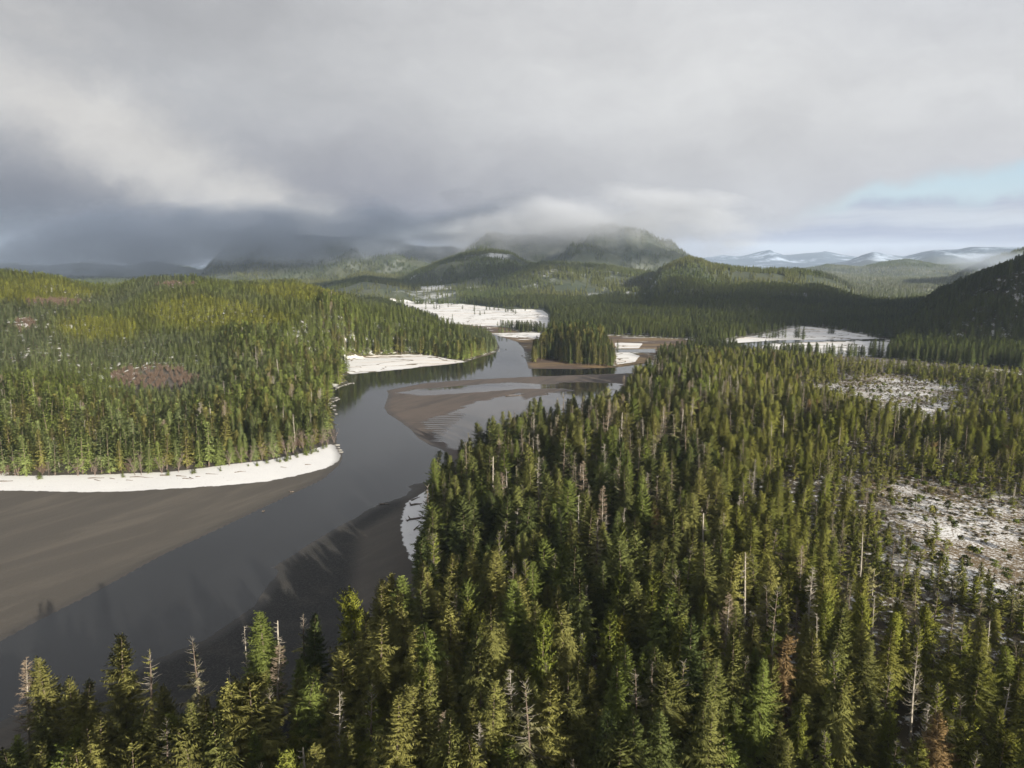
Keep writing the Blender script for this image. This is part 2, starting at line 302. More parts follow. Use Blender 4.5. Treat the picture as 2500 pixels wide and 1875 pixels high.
def ground_material():
    m, t, out = new_mat('ground')
    P = t.node('ShaderNodeNewGeometry').outputs['Position']
    flatP = t.vm('MULTIPLY', P, (1, 1, 0))
    n1, n2, n3 = t.noise(P, .9, 5), t.noise(P, .12, 5), t.noise(P, .012, 6)
    def edge(name, amp, soft, n=n1, off=0.0):
        s = t.m('ADD', t.attr(name), t.m('MULTIPLY', t.m('SUBTRACT', n, .5), amp*2)); return t.ss(s, off-soft, off+soft)
    floor = t.mix(n2, (.035, .028, .016), (.075, .058, .032))
    floor = t.mix(t.ss(t.noise(P, .35, 6, .65), .54, .66), floor, (.62, .62, .63))          # thin snow between the stems
    # distant slopes: closed canopy with snow dusting
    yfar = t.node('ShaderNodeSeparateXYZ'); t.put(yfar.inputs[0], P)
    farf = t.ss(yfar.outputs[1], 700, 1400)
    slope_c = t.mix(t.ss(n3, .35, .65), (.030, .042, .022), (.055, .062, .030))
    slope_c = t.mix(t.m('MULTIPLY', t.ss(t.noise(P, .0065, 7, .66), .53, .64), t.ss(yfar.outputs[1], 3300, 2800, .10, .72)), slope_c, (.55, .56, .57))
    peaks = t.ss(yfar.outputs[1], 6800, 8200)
    pc = t.mix(t.ss(t.noise(P, .0016, 8, .7), .52, .66), (.045, .070, .105), (.36, .43, .54))  # dark woods and snow, tinted blue to put distance haze into the colour
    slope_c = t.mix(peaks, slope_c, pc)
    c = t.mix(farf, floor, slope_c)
    hillf = t.m('MULTIPLY', t.ss(t.attr('forest'), 0, -30), t.m('SUBTRACT', 1.0, farf))
    c = t.mix(hillf, c, t.mix(t.ss(n2, .52, .60), t.mix(n1, (.045, .045, .02), (.08, .07, .035)), (.6, .6, .6)))
    # river mud
    rt = t.node('ShaderNodeVectorRotate', rotation_type='Z_AXIS'); t.put(rt.inputs['Vector'], flatP); rt.inputs['Angle'].default_value = R(-58)
    streak = t.noise(t.vm('MULTIPLY', rt.outputs[0], (.018, .10, 0)), 1.0, 6, .6, .6)
    mud = t.mix(t.ss(streak, .42, .74), (.058, .051, .043), (.084, .073, .060))
    mud = t.mix(t.m('MULTIPLY', t.ss(t.noise(P, 1.6, 4), .5, .7), .35), mud, (.050, .044, .037))
    mudf = t.m('MULTIPLY', t.ss(t.attr('river'), -140, -125), t.ss(t.attr('forest'), 3, -3))
    mudf = t.m('MULTIPLY', mudf, t.ss(yfar.outputs[1], 520, 500))
    c = t.mix(mudf, c, mud)
    # dark wet gravel on the near bank, forest shade added into its colour
    gv = t.noise(P, 2.2, 3, .7)
    shaded_grav = t.mix(t.ss(gv, .42, .66), (.010, .010, .009), (.036, .034, .031))
    gfac = t.m('MULTIPLY', t.attr('gravel'), t.ss(t.noise(P, .09, 4), .30, .50, .75, 1.0))
    c = t.mix(gfac, c, shaded_grav)
    sandc = t.mix(n2, (.064, .049, .041), (.098, .076, .063))
    sandc = t.mix(t.ss(streak, .42, .66), sandc, (.052, .042, .037))
    sand = edge('sand', 1.0, 1.0)
    c = t.mix(sand, c, sandc)
    brown = edge('brown', 6, 2.0, n2)
    gr = t.mix(t.noise(P, .4, 5), (.085, .055, .026), (.20, .135, .06))
    gr = t.mix(t.ss(t.noise(t.vm('MULTIPLY', flatP, (.012, .03, 0)), 1.0, 5, .6), .42, .60), gr, t.mix(n1, (.045, .03, .022), (.085, .055, .038)))
    gr = t.mix(t.m('MULTIPLY', t.ss(t.noise(t.vm('MULTIPLY', flatP, (.010, .05, 7)), 1.0, 6, .65), .60, .64), t.ss(yfar.outputs[1], 760, 800)), gr, (.76, .76, .76))
    c = t.mix(brown, c, gr)
    # open snow
    sn = edge('snow', 2.2, .35, t.noise(P, .22, 6, .65))
    holes = t.noise(t.vm('MULTIPLY', flatP, (.012, .05, 0)), 1.0, 7, .65)
    farsn = t.ss(yfar.outputs[1], 500, 600)
    hole = t.m('MULTIPLY', farsn, t.ss(holes, .60, .66))
    chan = t.m('ABSOLUTE', t.m('SUBTRACT', t.noise(t.vm('MULTIPLY', flatP, (.012, .022, 0)), 1.0, 4, .5, .6), .5))
    hole = t.m('MAXIMUM', hole, t.m('MULTIPLY', farsn, t.ss(chan, .010, .004)))
    tan = t.m('MULTIPLY', farsn, t.ss(t.noise(t.vm('MULTIPLY', flatP, (.006, .03, 0)), 1.0, 5, .6), .5, .7))
    snowc = t.mix(n2, (.57, .57, .58), (.66, .657, .65))
    snowc = t.mix(t.m('MULTIPLY', t.ss(t.noise(P, .7, 6, .7), .60, .68), .5), snowc, (.30, .26, .21))
    snowc = t.mix(t.m('MULTIPLY', tan, .45), snowc, (.50, .37, .26))
    c = t.mix(t.m('MULTIPLY', sn, t.m('SUBTRACT', 1.0, hole)), c, snowc)
    c = t.mix(t.m('MULTIPLY', sn, hole), c, t.mix(n1, (.05, .04, .025), (.16, .11, .055)))
    # bog: snow with heath showing through
    bog = edge('bog', 14, 9, n2)
    heath = t.noise(t.vm('MULTIPLY', P, (1.0, 1.1, 1)), 1.0, 7, .7, .3)
    heath = t.m('ADD', heath, t.m('MULTIPLY', t.m('SUBTRACT', t.noise(P, .045, 4, .6), .5), .55))
    bogc = t.mix(t.ss(heath, .40, .58), (.62, .62, .625), t.mix(n1, (.07, .05, .025), (.17, .12, .06)))
    c = t.mix(bog, c, bogc)
    creek = edge('creek', 2, 1, n2)
    c = t.mix(creek, c, (.03, .028, .025))
    # wet film and ripple marks
    wn = t.noise(t.vm('MULTIPLY', flatP, (.02, .07, 0)), 1.0, 5, .6, .5)
    wet = t.ss(t.m('ADD', t.attr('wet'), t.m('MULTIPLY', t.m('SUBTRACT', wn, .5), 26)), -1.5, 1.5)
    wv = t.node('ShaderNodeTexWave', wave_type='BANDS', bands_direction='Y'); t.put(wv.inputs['Vector'], t.vm('MULTIPLY', flatP, (.022, .15, 0)))
    wv.inputs['Scale'].default_value = .42; wv.inputs['Distortion'].default_value = 7; wv.inputs['Detail'].default_value = 3; wv.inputs['Detail Scale'].default_value = .8
    rip = t.m('MULTIPLY', t.ss(t.attr('ripple'), 0, 14), t.ss(wv.outputs[1], .35, .6))
    wet = t.m('MULTIPLY', wet, t.m('SUBTRACT', 1.0, rip))
    wet = t.m('MAXIMUM', wet, creek)
    damp = t.m('MULTIPLY', t.ss(t.attr('river'), -6, -1), t.m('SUBTRACT', 1.0, farf))
    c = t.mix(t.m('MULTIPLY', t.m('MAXIMUM', damp, wet), .55), c, (.03, .027, .024))
    c = t.mix(t.m('MULTIPLY', rip, .8), c, (.045, .038, .034))
    rough = t.m('SUBTRACT', .9, t.m('MULTIPLY', wet, .84))
    rough = t.m('SUBTRACT', rough, t.m('MULTIPLY', damp, .25))
    dry = t.m('SUBTRACT', 1.0, wet)
    bm = bump(t, t.m('MULTIPLY', t.m('ADD', t.noise(P, .8, 6, .6), t.m('MULTIPLY', gv, t.m('MULTIPLY', gfac, 1.0))), dry), .35, .5)
    pbsdf(t, out, c, rough, .4, bm)
    return m
M_ground = ground_material()

def water_material():
    m, t, out = new_mat('river_water')
    P = t.node('ShaderNodeNewGeometry').outputs['Position']
    n = t.noise(t.vm('MULTIPLY', P, (.05, .03, 1)), 1.0, 4, .6)
    fine = t.noise(P, .5, 3, .5)
    calm = t.ss(t.noise(t.vm('MULTIPLY', P, (.010, .006, 0)), 1.0, 3), .40, .62)
    h = t.m('ADD', t.m('MULTIPLY', n, .8), t.m('MULTIPLY', fine, t.m('MULTIPLY', calm, .06)))
    p = pbsdf(t, out, (.012, .0125, .013), t.m('ADD', .03, t.m('MULTIPLY', calm, .07)), .5, bump(t, h, .10, .25))
    p.inputs['IOR'].default_value = 1.34
    return m
M_water = water_material()

def leaf_material(name, base=None, trans=.22):
    m, t, out = new_mat(name)
    tint = t.attr('tint', 'INSTANCER', 'Color') if base is None else base
    rnd = t.node('ShaderNodeObjectInfo').outputs['Random']
    tip = t.attr('tip')
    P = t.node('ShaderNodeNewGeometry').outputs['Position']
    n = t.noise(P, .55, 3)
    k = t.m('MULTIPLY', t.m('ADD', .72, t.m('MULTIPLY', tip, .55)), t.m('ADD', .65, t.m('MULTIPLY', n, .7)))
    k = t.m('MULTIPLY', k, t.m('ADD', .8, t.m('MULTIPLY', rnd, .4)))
    kc = t.node('ShaderNodeCombineColor'); [t.put(kc.inputs[i], k) for i in range(3)]
    c = t.mix(1.0, tint, kc.outputs[0], 'MULTIPLY')
    vt = t.node('ShaderNodeVectorTransform', vector_type='NORMAL', convert_from='OBJECT', convert_to='WORLD'); t.put(vt.inputs[0], t.attr('lie', out='Vector'))
    nrm = t.vm('NORMALIZE', vt.outputs[0])
    df = t.node('ShaderNodeBsdfPrincipled'); t.put(df.inputs['Normal'], nrm); t.put(df.inputs['Base Color'], c); df.inputs['Roughness'].default_value = .75; df.inputs['Specular IOR Level'].default_value = .25
    tr = t.node('ShaderNodeBsdfTranslucent'); t.put(tr.inputs[0], t.mix(1.0, c, (1.1, 1.15, .5), 'MULTIPLY'))
    mx = t.node('ShaderNodeMixShader'); mx.inputs[0].default_value = trans; t.put(mx.inputs[1], df.outputs[0]); t.put(mx.inputs[2], tr.outputs[0])
    t.put(out.inputs[0], mx.outputs[0]); m.cycles.use_bump_map_correction = False; return m
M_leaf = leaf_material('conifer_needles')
def bark_material(name, a, b, sc_=3.0):
    m, t, out = new_mat(name)
    P = t.node('ShaderNodeTexCoord').outputs['Object']; n = t.noise(t.vm('MULTIPLY', P, (1, 1, .25)), sc_, 4)
    pbsdf(t, out, t.mix(t.ss(n, .3, .7), a, b), .9, .2, bump(t, n, .5, .05)); return m
M_bark = bark_material('conifer_bark', (.06, .045, .035), (.16, .125, .10))
M_dead = bark_material('dead_wood', (.15, .135, .11), (.33, .30, .255))
M_rust = bark_material('dead_red_twigs', (.125, .098, .072), (.26, .205, .15))
M_alder = bark_material('alder_twigs', (.12, .09, .075), (.24, .19, .165))
M_drift = bark_material('driftwood', (.05, .04, .032), (.17, .14, .115))
M_rock = bark_material('shore_rock', (.09, .088, .085), (.30, .29, .27), 1.2)
M_brush = bark_material('brush_twigs', (.09, .062, .045), (.16, .115, .085))

# ------------------------------------------------------------------ object helpers
def tag(o, label=None, cat=None, group=None, kind=None):
    if label: o['label'] = label
    if cat: o['category'] = cat
    if group: o['group'] = group
    if kind: o['kind'] = kind
    return o
def mesh_from(name, v, f, mats, fm=None, tip=None, smooth=False):
    me = bpy.data.meshes.new(name)
    v = np.asarray(v, float); f = np.asarray(f, np.int64)
    me.vertices.add(len(v)); me.vertices.foreach_set('co', v.ravel())
    k = f.shape[1]
    me.loops.add(f.size); me.loops.foreach_set('vertex_index', f.ravel().astype(np.int32))
    me.polygons.add(len(f)); me.polygons.foreach_set('loop_start', (np.arange(len(f))*k).astype(np.int32))
    me.polygons.foreach_set('loop_total', np.full(len(f), k, np.int32))
    for m in mats: me.materials.append(m)
    if fm is not None: me.polygons.foreach_set('material_index', np.asarray(fm, np.int32))
    if smooth: me.polygons.foreach_set('use_smooth', np.ones(len(f), bool))
    me.update(calc_edges=True)
    if tip is not None:
        at = me.attributes.new('tip', 'FLOAT', 'POINT'); at.data.foreach_set('value', np.asarray(tip, np.float32))
        g = np.random.default_rng(len(v)); nr = v*[1, 1, 0]; nr /= np.hypot(v[:, 0], v[:, 1])[:, None]+.35; nr[:, 2] = .50
        nr += np.repeat(g.normal(size=(len(v)//3+1, 3)), 3, 0)[:len(v)]*.33
        nr /= np.linalg.norm(nr, axis=1)[:, None]+1e-9
        at = me.attributes.new('lie', 'FLOAT_VECTOR', 'POINT'); at.data.foreach_set('vector', nr.astype(np.float32).ravel())
    return me
def add(name, me, parent=None):
    o = bpy.data.objects.new(name, me); col.objects.link(o)
    if parent is not None: o.parent = parent
    return o

# ------------------------------------------------------------------ ground, cut into its pieces (they share one material)
gravel = sstep(nsd(PG([(990, 1205), (960, 1215), (895, 1240), (784, 1305), (661, 1384), (640, 1450), (505, 1555), (374, 1608), (244, 1668), (100, 1725), (0, 1900), (300, 1990), (640, 1880), (800, 1790), (900, 1600), (860, 1450), (880, 1300), (985, 1240)])), -3, 4)
A['gravel'] = gravel
A['ripple'] = nsd(C3([(560, 610), (760, 590), (900, 560), (980, 600), (850, 700), (780, 830), (640, 810), (560, 690), (470, 630)]))
jj, ii = np.meshgrid(np.arange(NTH-1), np.arange(NRR-1)); q = (ii*NTH+jj).ravel()
faces = np.stack([q, q+1, q+1+NTH, q+NTH], 1)
def fc(a): return a[faces].mean(1)
fy, fxm = fc(gy), fc(gx); fa = fxm/np.maximum(fy, 30); fwat, ffor, fsn, fbg, fsand = fc(A['water']), fc(A['forest']), fc(A['snow']), fc(A['bog']), fc(A['sand'])
fz = fc(Zg)
cls = np.zeros(len(faces), int)                                     # 0 forest floor
cls[(ffor < 0) & (fy < 1150) & (fa < .03)] = 1                      # left hill
cls[fy > 1150] = 2                                                  # valley and hills
cls[fy > 3500] = 3; cls[fy > 6800] = 4
cls[(fy > 720) & (fy < 1900) & (fa > .50) & (fz > 8)] = 5
cls[(fsn > 0) & (fy > 500)] = 6
cls[fbg > 0] = 7
cls[(ffor < 0) & (fy < 520) & (fwat > -140) & (fwat < 0)] = 8       # mudflats
cls[(fsn > 0) & (fy < 500)] = 9
cls[fwat >= 0] = 10
cls[(fsand > 0) & (fwat < 0)] = 11
cls[fc(A['island']) > -6] = 12
G_NAMES = ['forest_floor', 'wooded_hill', 'valley_hills', 'cloudy_mountains', 'snowy_mountains', 'shaded_hillside', 'snow_flats', 'bog', 'mudflat', 'snow_beach', 'riverbed', 'sandbar', 'island_ground']
for k, nm in enumerate(G_NAMES):
    fs = faces[cls == k]
    if not len(fs): continue
    used, inv = np.unique(fs, return_inverse=True)
    me = mesh_from(nm, np.stack([gx[used], gy[used], Zg[used]], 1), inv.reshape(-1, 4)[:, ::-1], [M_ground], smooth=True)
    for an in ('river', 'forest', 'snow', 'bog', 'sand', 'wet', 'creek', 'brown', 'gravel', 'ripple'):
        at = me.attributes.new(an, 'FLOAT', 'POINT'); at.data.foreach_set('value', A[an][used].astype(np.float32))
    tag(add(nm, me), kind='structure')
wv_ = [(-2200, -200, 0), (600, -200, 0), (900, 1150, 0), (-2200, 1150, 0)]
tag(add('river', mesh_from('river', wv_, [(0, 1, 2, 3)], [M_water])), kind='structure')

# ------------------------------------------------------------------ plant shapes
def tube(path, rad, n=6):
    path = np.asarray(path, float); rad = np.asarray(rad, float)
    t = np.gradient(path, axis=0); t /= np.linalg.norm(t, axis=1)[:, None]+1e-9
    ref = np.where(np.abs(t[:, 2:3]) > .9, [[1., 0, 0]], [[0, 0, 1.]]); s = np.cross(t, ref); s /= np.linalg.norm(s, axis=1)[:, None]+1e-9; u = np.cross(t, s)
    an = np.arange(n)/n*2*math.pi
    v = (path[:, None, :] + rad[:, None, None]*(np.cos(an)[None, :, None]*s[:, None, :] + np.sin(an)[None, :, None]*u[:, None, :])).reshape(-1, 3)
    f = []
    for i in range(len(path)-1):
        for j in range(n):
            a, b = i*n+j, i*n+(j+1) % n; f += [(a, b, b+n), (a, b+n, a+n)]
    return v, np.array(f)
class Acc:
    def __init__(s): s.v = []; s.f = []; s.t = []; s.n = 0
    def add(s, v, f, tip=0.0):
        v = np.asarray(v, float).reshape(-1, 3); s.v.append(v); s.f.append(np.asarray(f)+s.n); s.t.append(np.broadcast_to(np.asarray(tip, float), (len(v),))); s.n += len(v)
    def get(s): return np.concatenate(s.v), np.concatenate(s.f), np.concatenate(s.t)
def trunk_path(H, r, g, sway, n=9, top=.98):
    zz = np.linspace(-1.0, H*top, n); ph = g.random()*6.3
    x = sway*np.sin(zz/H*3+ph) - sway*math.sin(ph); y = sway*np.cos(zz/H*2.3+ph) - sway*math.cos(ph)
    p = np.stack([x, y, zz], 1); rad = r*np.clip(1-zz/H, 0, 1)**.8+.02; rad[0] *= 1.3
    return p, rad
def conifer(seed, H=30., Rr=4.0, base=.22, dz=.55, nb=6, step=.135, wid=.20, droop=.35, up=.12, e_top=35, e_bot=-18, pw=.75, irregular=.35, dens=1.0, lean_top=0.0, hang=.35, bare_top=0.0, flag=0.0):
    g = np.random.default_rng(seed)
    tp, tr = trunk_path(H, H*.0125, g, H*.012)
    if lean_top: tp[-2:, 0] += [lean_top*.4, lean_top*1.3]; tp[-1, 2] -= lean_top*.5
    tv, tf = tube(tp, tr, 6)
    ac = Acc(); bare = Acc()
    z = H*base; ph = g.random()*6
    lump = [(g.random()*6.3, H*(base+g.random()*(1-base)), .6+g.random()*.8) for _ in range(9)]
    while z < H*.985:
        t = min(1.0, max(0.0, (H-z)/(H*(1-base))))
        L0 = Rr*(t**pw)*(1.0 if t < .75 else 1-(t-.75)*1.3) + .25
        n = max(3, int(nb*(.6+.4*min(1, L0/2)) + g.random()))
        for k in range(n):
            if g.random() > dens: continue
            phi = ph + k/n*2*math.pi + g.normal()*.25
            lf = 1.0
            for lp, lz, la in lump:
                dd = abs((phi-lp+math.pi) % (2*math.pi)-math.pi); lf += (la-1.0)*math.exp(-(dd/.8)**2-((z-lz)/(H*.08))**2)
            L = L0*lf*max(.3, 1+g.normal()*irregular*.6)*(1+flag*math.cos(phi))
            e0 = R(e_bot+(e_top-e_bot)*(1-t)**1.2 + g.normal()*7)
            cx = np.interp(z, tp[:, 2], tp[:, 0]); cyy_ = np.interp(z, tp[:, 2], tp[:, 1])
            hx, hy = math.cos(phi), math.sin(phi)
            if g.random() < bare_top*(1-t)**.7*1.3:
                s = np.linspace(0, 1, 4); hz = L*(math.tan(e0)*s+up*1.6*s**2)
                pts = np.stack([cx+hx*L*s*.9, cyy_+hy*L*s*.9, z+hz], 1)
                bv, bf = tube(pts, np.array([.05, .04, .03, .012])*(H/30), 3); bare.add(bv, bf); continue
            ns = max(3, int(L*.9/step))
            s = np.linspace(.12, 1, ns) + g.normal(size=ns)*.01
            hz = L*(math.tan(e0)*s - droop*s**2*t + up*s**3*2)
            ax = np.stack([cx+hx*L*s*.95, cyy_+hy*L*s*.95, z+hz], 1)
            fwd = np.gradient(ax, axis=0); fwd /= np.linalg.norm(fwd, axis=1)[:, None]+1e-9
            sd = np.array([-hy, hx, 0])
            for side in (-1, 1):
                lt = (.24*L*np.sin(np.clip(s*.9+.12, 0, 1)*math.pi)**.8 + .30)*(.5+.85*g.random(ns))
                dn = np.zeros((ns, 3)); dn[:, 2] = -hang*(.3+g.random(ns)*1.1)+.05*g.normal(size=ns)
                tipp = ax + (fwd*.55 + sd*side*(.75+.2*g.normal(size=(ns, 1))) + dn)*lt[:, None]
                ww = wid*(.7+.6*g.random(ns))[:, None]
                jit = np.zeros((ns, 3)); jit[:, 2] = g.normal(size=ns)*wid*.6
                a, b = ax - fwd*ww*.5 - jit*.5, ax + fwd*ww*.5 + jit*.5
                vv = np.stack([a, b, tipp], 1).reshape(-1, 3)
                ac.add(vv, np.arange(3*ns).reshape(-1, 3), np.stack([s*.5, s*.5, s*.5+.5], 1).ravel())
            # upright/pendent shoots close the spray seen from the side
            lt = (.16*L*(1-s)+.30)*(.5+g.random(ns)); tipp = ax + fwd*.5*lt[:, None]; tipp[:, 2] -= lt*(.9*hang+.15)
            a, b = ax - fwd*wid*.6, ax + fwd*wid*.6
            ac.add(np.stack([a, b, tipp], 1).reshape(-1, 3), np.arange(3*ns).reshape(-1, 3), np.stack([s*.4, s*.4, s*.6], 1).ravel())
        z += dz*(.7+.6*g.random())*(.55+.45*min(1, t*2.5)); ph += 1.1+g.random()
    zt = tp[-1]
    for k in range(6):
        an = k*1.05; d = np.array([math.cos(an)*.12, math.sin(an)*.12, 0]); ac.add([zt+d+[0, 0, -H*.03], zt-d+[0, 0, -H*.03], zt+[0, 0, H*.02]], [(0, 1, 2)], 1)
    return (tv, tf), ac, bare
def dead_conifer(seed, H=26., Rr=2.6, n=90, up=.35, twigs=5, base=.2, thick=.055, broken=False):
    g = np.random.default_rng(seed)
    tp, tr = trunk_path(H, H*.012, g, H*.012, top=.80 if broken else .99)
    tv, tf = tube(tp, tr, 6); ac = Acc()
    ztop = tp[-1, 2]
    for i in range(n):
        z = H*(base+(ztop/H-base)*g.random()**.8); t = min(1.0, max(0.0, (H-z)/(H*(1-base)))); phi = g.random()*6.3
        L = (Rr*t**.7+.3)*(.35+.8*g.random()); e0 = R(-12+40*(1-t)+g.normal()*10); hx, hy = math.cos(phi), math.sin(phi)
        s = np.linspace(0, 1, 5); hz = L*(math.tan(e0)*s - .25*s + up*s**2.2)
        pts = np.stack([np.interp(z, tp[:, 2], tp[:, 0])+hx*L*s, np.interp(z, tp[:, 2], tp[:, 1])+hy*L*s, z+hz], 1)
        bv, bf = tube(pts, thick*np.array([1.2, 1, .8, .55, .25])*(.6+.8*g.random()), 3); ac.add(bv, bf)
        for k in range(twigs):
            s0 = .3+.65*g.random(); p = np.array([np.interp(s0, s, pts[:, c]) for c in range(3)]); lt = (.2+.35*L*(1-s0)+.25*g.random())
            d = np.array([hx*.6-hy*g.choice([-1, 1])*.8, hy*.6+hx*g.choice([-1, 1])*.8, .25*g.normal()-.05]); wv3 = np.array([0, 0, thick*.55])
            ac.add([p-wv3, p+wv3, p+d*lt], [(0, 1, 2)])
    return (tv, tf), ac
def alder(seed, H=12., spread=.35, stems=3, lvl1=14, fine=9, thick=.05):
    g = np.random.default_rng(seed); ac = Acc(); tv = Acc()
    for s_ in range(stems):
        ph = g.random()*6.3; ln = spread*H*(.3+.5*g.random()); hh = H*(.75+.3*g.random()); s = np.linspace(0, 1, 6)
        pts = np.stack([math.cos(ph)*ln*s**1.4, math.sin(ph)*ln*s**1.4, -.4+hh*s], 1); v, f = tube(pts, H*.009*(1-s*.85), 5); tv.add(v, f)
        for i in range(lvl1):
            s0 = .22+.76*g.random(); p = np.array([np.interp(s0, s, pts[:, c]) for c in range(3)]); phi = g.random()*6.3; L = H*.30*(1-.55*s0)*(.5+.7*g.random())
            d = np.array([math.cos(phi)*.7, math.sin(phi)*.7, .75]); q_ = np.linspace(0, 1, 4); bp = p+d*L*q_[:, None]; bp[:, 2] += L*.12*q_**2
            v, f = tube(bp, thick*np.array([1, .8, .55, .2])*(H/12), 3); ac.add(v, f)
            for k in range(fine):
                s1 = .2+.8*g.random(); pp = p+d*L*s1; dd = np.array([g.normal()*.6, g.normal()*.6, .55+.3*g.normal()]); lt = L*.45*(.4+.8*g.random()); w3 = np.array([g.normal(), g.normal(), 0])*thick*.5
                ac.add([pp-w3, pp+w3, pp+dd*lt], [(0, 1, 2)])
    return tv.get()[:2], ac
def bog_pine(seed, H=5., clumps=5, cr_=.9):
    g = np.random.default_rng(seed)
    s = np.linspace(0, 1, 7); ph = g.random()*6.3; sw = H*.09
    tp = np.stack([sw*np.sin(s*3.5+ph)-sw*math.sin(ph), sw*np.cos(s*3+ph)-sw*math.cos(ph), -.3+H*.95*s], 1); ta = Acc(); v, f = tube(tp, H*.017*(1-.75*s)+.015, 5); ta.add(v, f)
    ac = Acc()
    for i in range(clumps):
        s0 = 1.0 if i == 0 else .45+.5*g.random(); p = np.array([np.interp(s0, s, tp[:, c]) for c in range(3)]); phi = g.random()*6.3; off = (0 if i == 0 else H*.17*(.5+g.random()))
        c_ = p+np.array([math.cos(phi)*off, math.sin(phi)*off, off*.3+.1])
        if off: v, f = tube(np.stack([p, (p+c_)/2, c_]), [.05, .04, .03], 3); ta.add(v, f)
        n = 70; d = g.normal(size=(n, 3)); d /= np.linalg.norm(d, axis=1)[:, None]; rr = cr_*(.6+.5*g.random())*(.45+.55*g.random(n))[:, None]
        ctr = c_+d*rr*np.array([1.1, 1.1, .62]); up_ = d*.6+g.normal(size=(n, 3))*.5+[0, 0, .5]; sdv = np.cross(up_, g.normal(size=(n, 3))); sdv /= np.linalg.norm(sdv, axis=1)[:, None]+1e-9
        sz = .30*(H/5)**.5*(.7+.6*g.random(n))[:, None]
        ac.add(np.stack([ctr-sdv*sz*.5, ctr+sdv*sz*.5, ctr+up_*sz*1.1], 1).reshape(-1, 3), np.arange(3*n).reshape(-1, 3), np.tile([.2, .2, .9], n))
    return ta.get()[:2], ac
def far_conifer(seed, H=20., Rr=3.0, rings=9, blades=7, base=.12):
    g = np.random.default_rng(seed); ac = Acc()
    for i in range(rings):
        t = 1-(i/rings); z = H*(base+(1-base)*(1-t)); L = Rr*t**.85*(.8+.4*g.random())+.15
        for k in range(blades):
            phi = k/blades*6.283+i*1.3+g.normal()*.2; l = L*(.65+.6*g.random()); d = np.array([math.cos(phi), math.sin(phi), 0]); sd = np.array([-d[1], d[0], 0])
            top = np.array([0, 0, z+H*.085]); e = d*l+[0, 0, z-H*.03*(.5+g.random())]
            ac.add([top, e-sd*l*.33, e+sd*l*.33+[0, 0, .5*g.normal()]], [(0, 1, 2)], [.1, .8, .8])
    ac.add([(-.25, 0, H*.9), (.25, 0, H*.9), (0, 0, H*1.03)], [(0, 1, 2)], 1)
    tp = np.array([[0, 0, -1.5], [0, 0, H*.5]]); return tube(tp, [.25, .12], 3), ac

class Kind:                                           # trunk and crown meshes of one tree shape, and the pair joined for the forest mass
    def __init__(s, nm, trunk, crown, crown_mat, trunk_mat=None, bare=None):
        trunk_mat = trunk_mat or M_bark
        tv, tf = trunk; cv, cf, ct = crown.get()
        s.trunk = mesh_from(nm+'_trunk', tv, tf, [trunk_mat], smooth=True)
        if bare is not None and bare.n:
            bv, bf, bt = bare.get(); s.crown = mesh_from(nm+'_crown', np.concatenate([cv, bv]), np.concatenate([cf, bf+len(cv)]), [crown_mat, M_dead], np.r_[np.zeros(len(cf)), np.ones(len(bf))], np.r_[ct, bt])
        else: s.crown = mesh_from(nm+'_crown', cv, cf, [crown_mat], tip=ct)
        vs, fs, ts, ms = [tv, cv], [tf, cf+len(tv)], [np.zeros(len(tv)), ct], [np.zeros(len(tf)), np.ones(len(cf))]
        if bare is not None and bare.n:
            bv, bf, bt = bare.get(); vs.append(bv); fs.append(bf+len(tv)+len(cv)); ts.append(bt); ms.append(np.full(len(bf), 2))
        s.joined = mesh_from(nm, np.concatenate(vs), np.concatenate(fs), [trunk_mat, crown_mat, M_dead], np.concatenate(ms), np.concatenate(ts)); s.H = float(cv[:, 2].max()); s.nm = nm
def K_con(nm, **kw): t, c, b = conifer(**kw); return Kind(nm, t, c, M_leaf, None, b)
SPRUCE = [K_con('spruce_a', seed=1, H=32, Rr=4.9), K_con('spruce_b', seed=2, H=30, Rr=4.5, irregular=.5, base=.15, hang=.5), K_con('spruce_c', seed=3, H=33, Rr=5.2, irregular=.6, dens=.82, base=.28),
          K_con('spruce_d', seed=4, H=28, Rr=4.3, droop=.5, up=.22), K_con('spruce_e', seed=5, H=31, Rr=3.7, irregular=.45, base=.2), K_con('spruce_f', seed=15, H=30, Rr=5.4, pw=.6, dens=.8, irregular=.7, e_top=45)]
HEMLOCK = [K_con('hemlock_a', seed=6, H=27, Rr=4.0, droop=.6, up=.05, hang=.55, lean_top=.9, e_bot=-25, pw=.65), K_con('hemlock_b', seed=7, H=29, Rr=4.3, droop=.65, up=.03, hang=.6, lean_top=.6, irregular=.5, dens=.85, pw=.6), K_con('hemlock_c', seed=8, H=24, Rr=3.2, droop=.55, hang=.6, lean_top=1.0, pw=.55)]
CEDAR = [K_con('cedar_a', seed=9, H=22, Rr=2.7, droop=.7, up=.3, hang=.8, pw=.55, base=.12), K_con('cedar_b', seed=10, H=25, Rr=2.6, droop=.7, up=.25, hang=.8, pw=.6, bare_top=.55, dens=.85)]
SPARSE = [K_con('sparse_a', seed=11, H=30, Rr=3.4, dens=.5, irregular=.7, bare_top=.7, base=.3), K_con('sparse_b', seed=12, H=28, Rr=2.9, dens=.42, irregular=.7, bare_top=.6, base=.35), K_con('sparse_c', seed=13, H=26, Rr=2.6, dens=.6, irregular=.6, bare_top=.9, base=.25)]
def K_dead(nm, mat, **kw): t, c = dead_conifer(**kw); return Kind(nm, t, c, mat, M_dead)
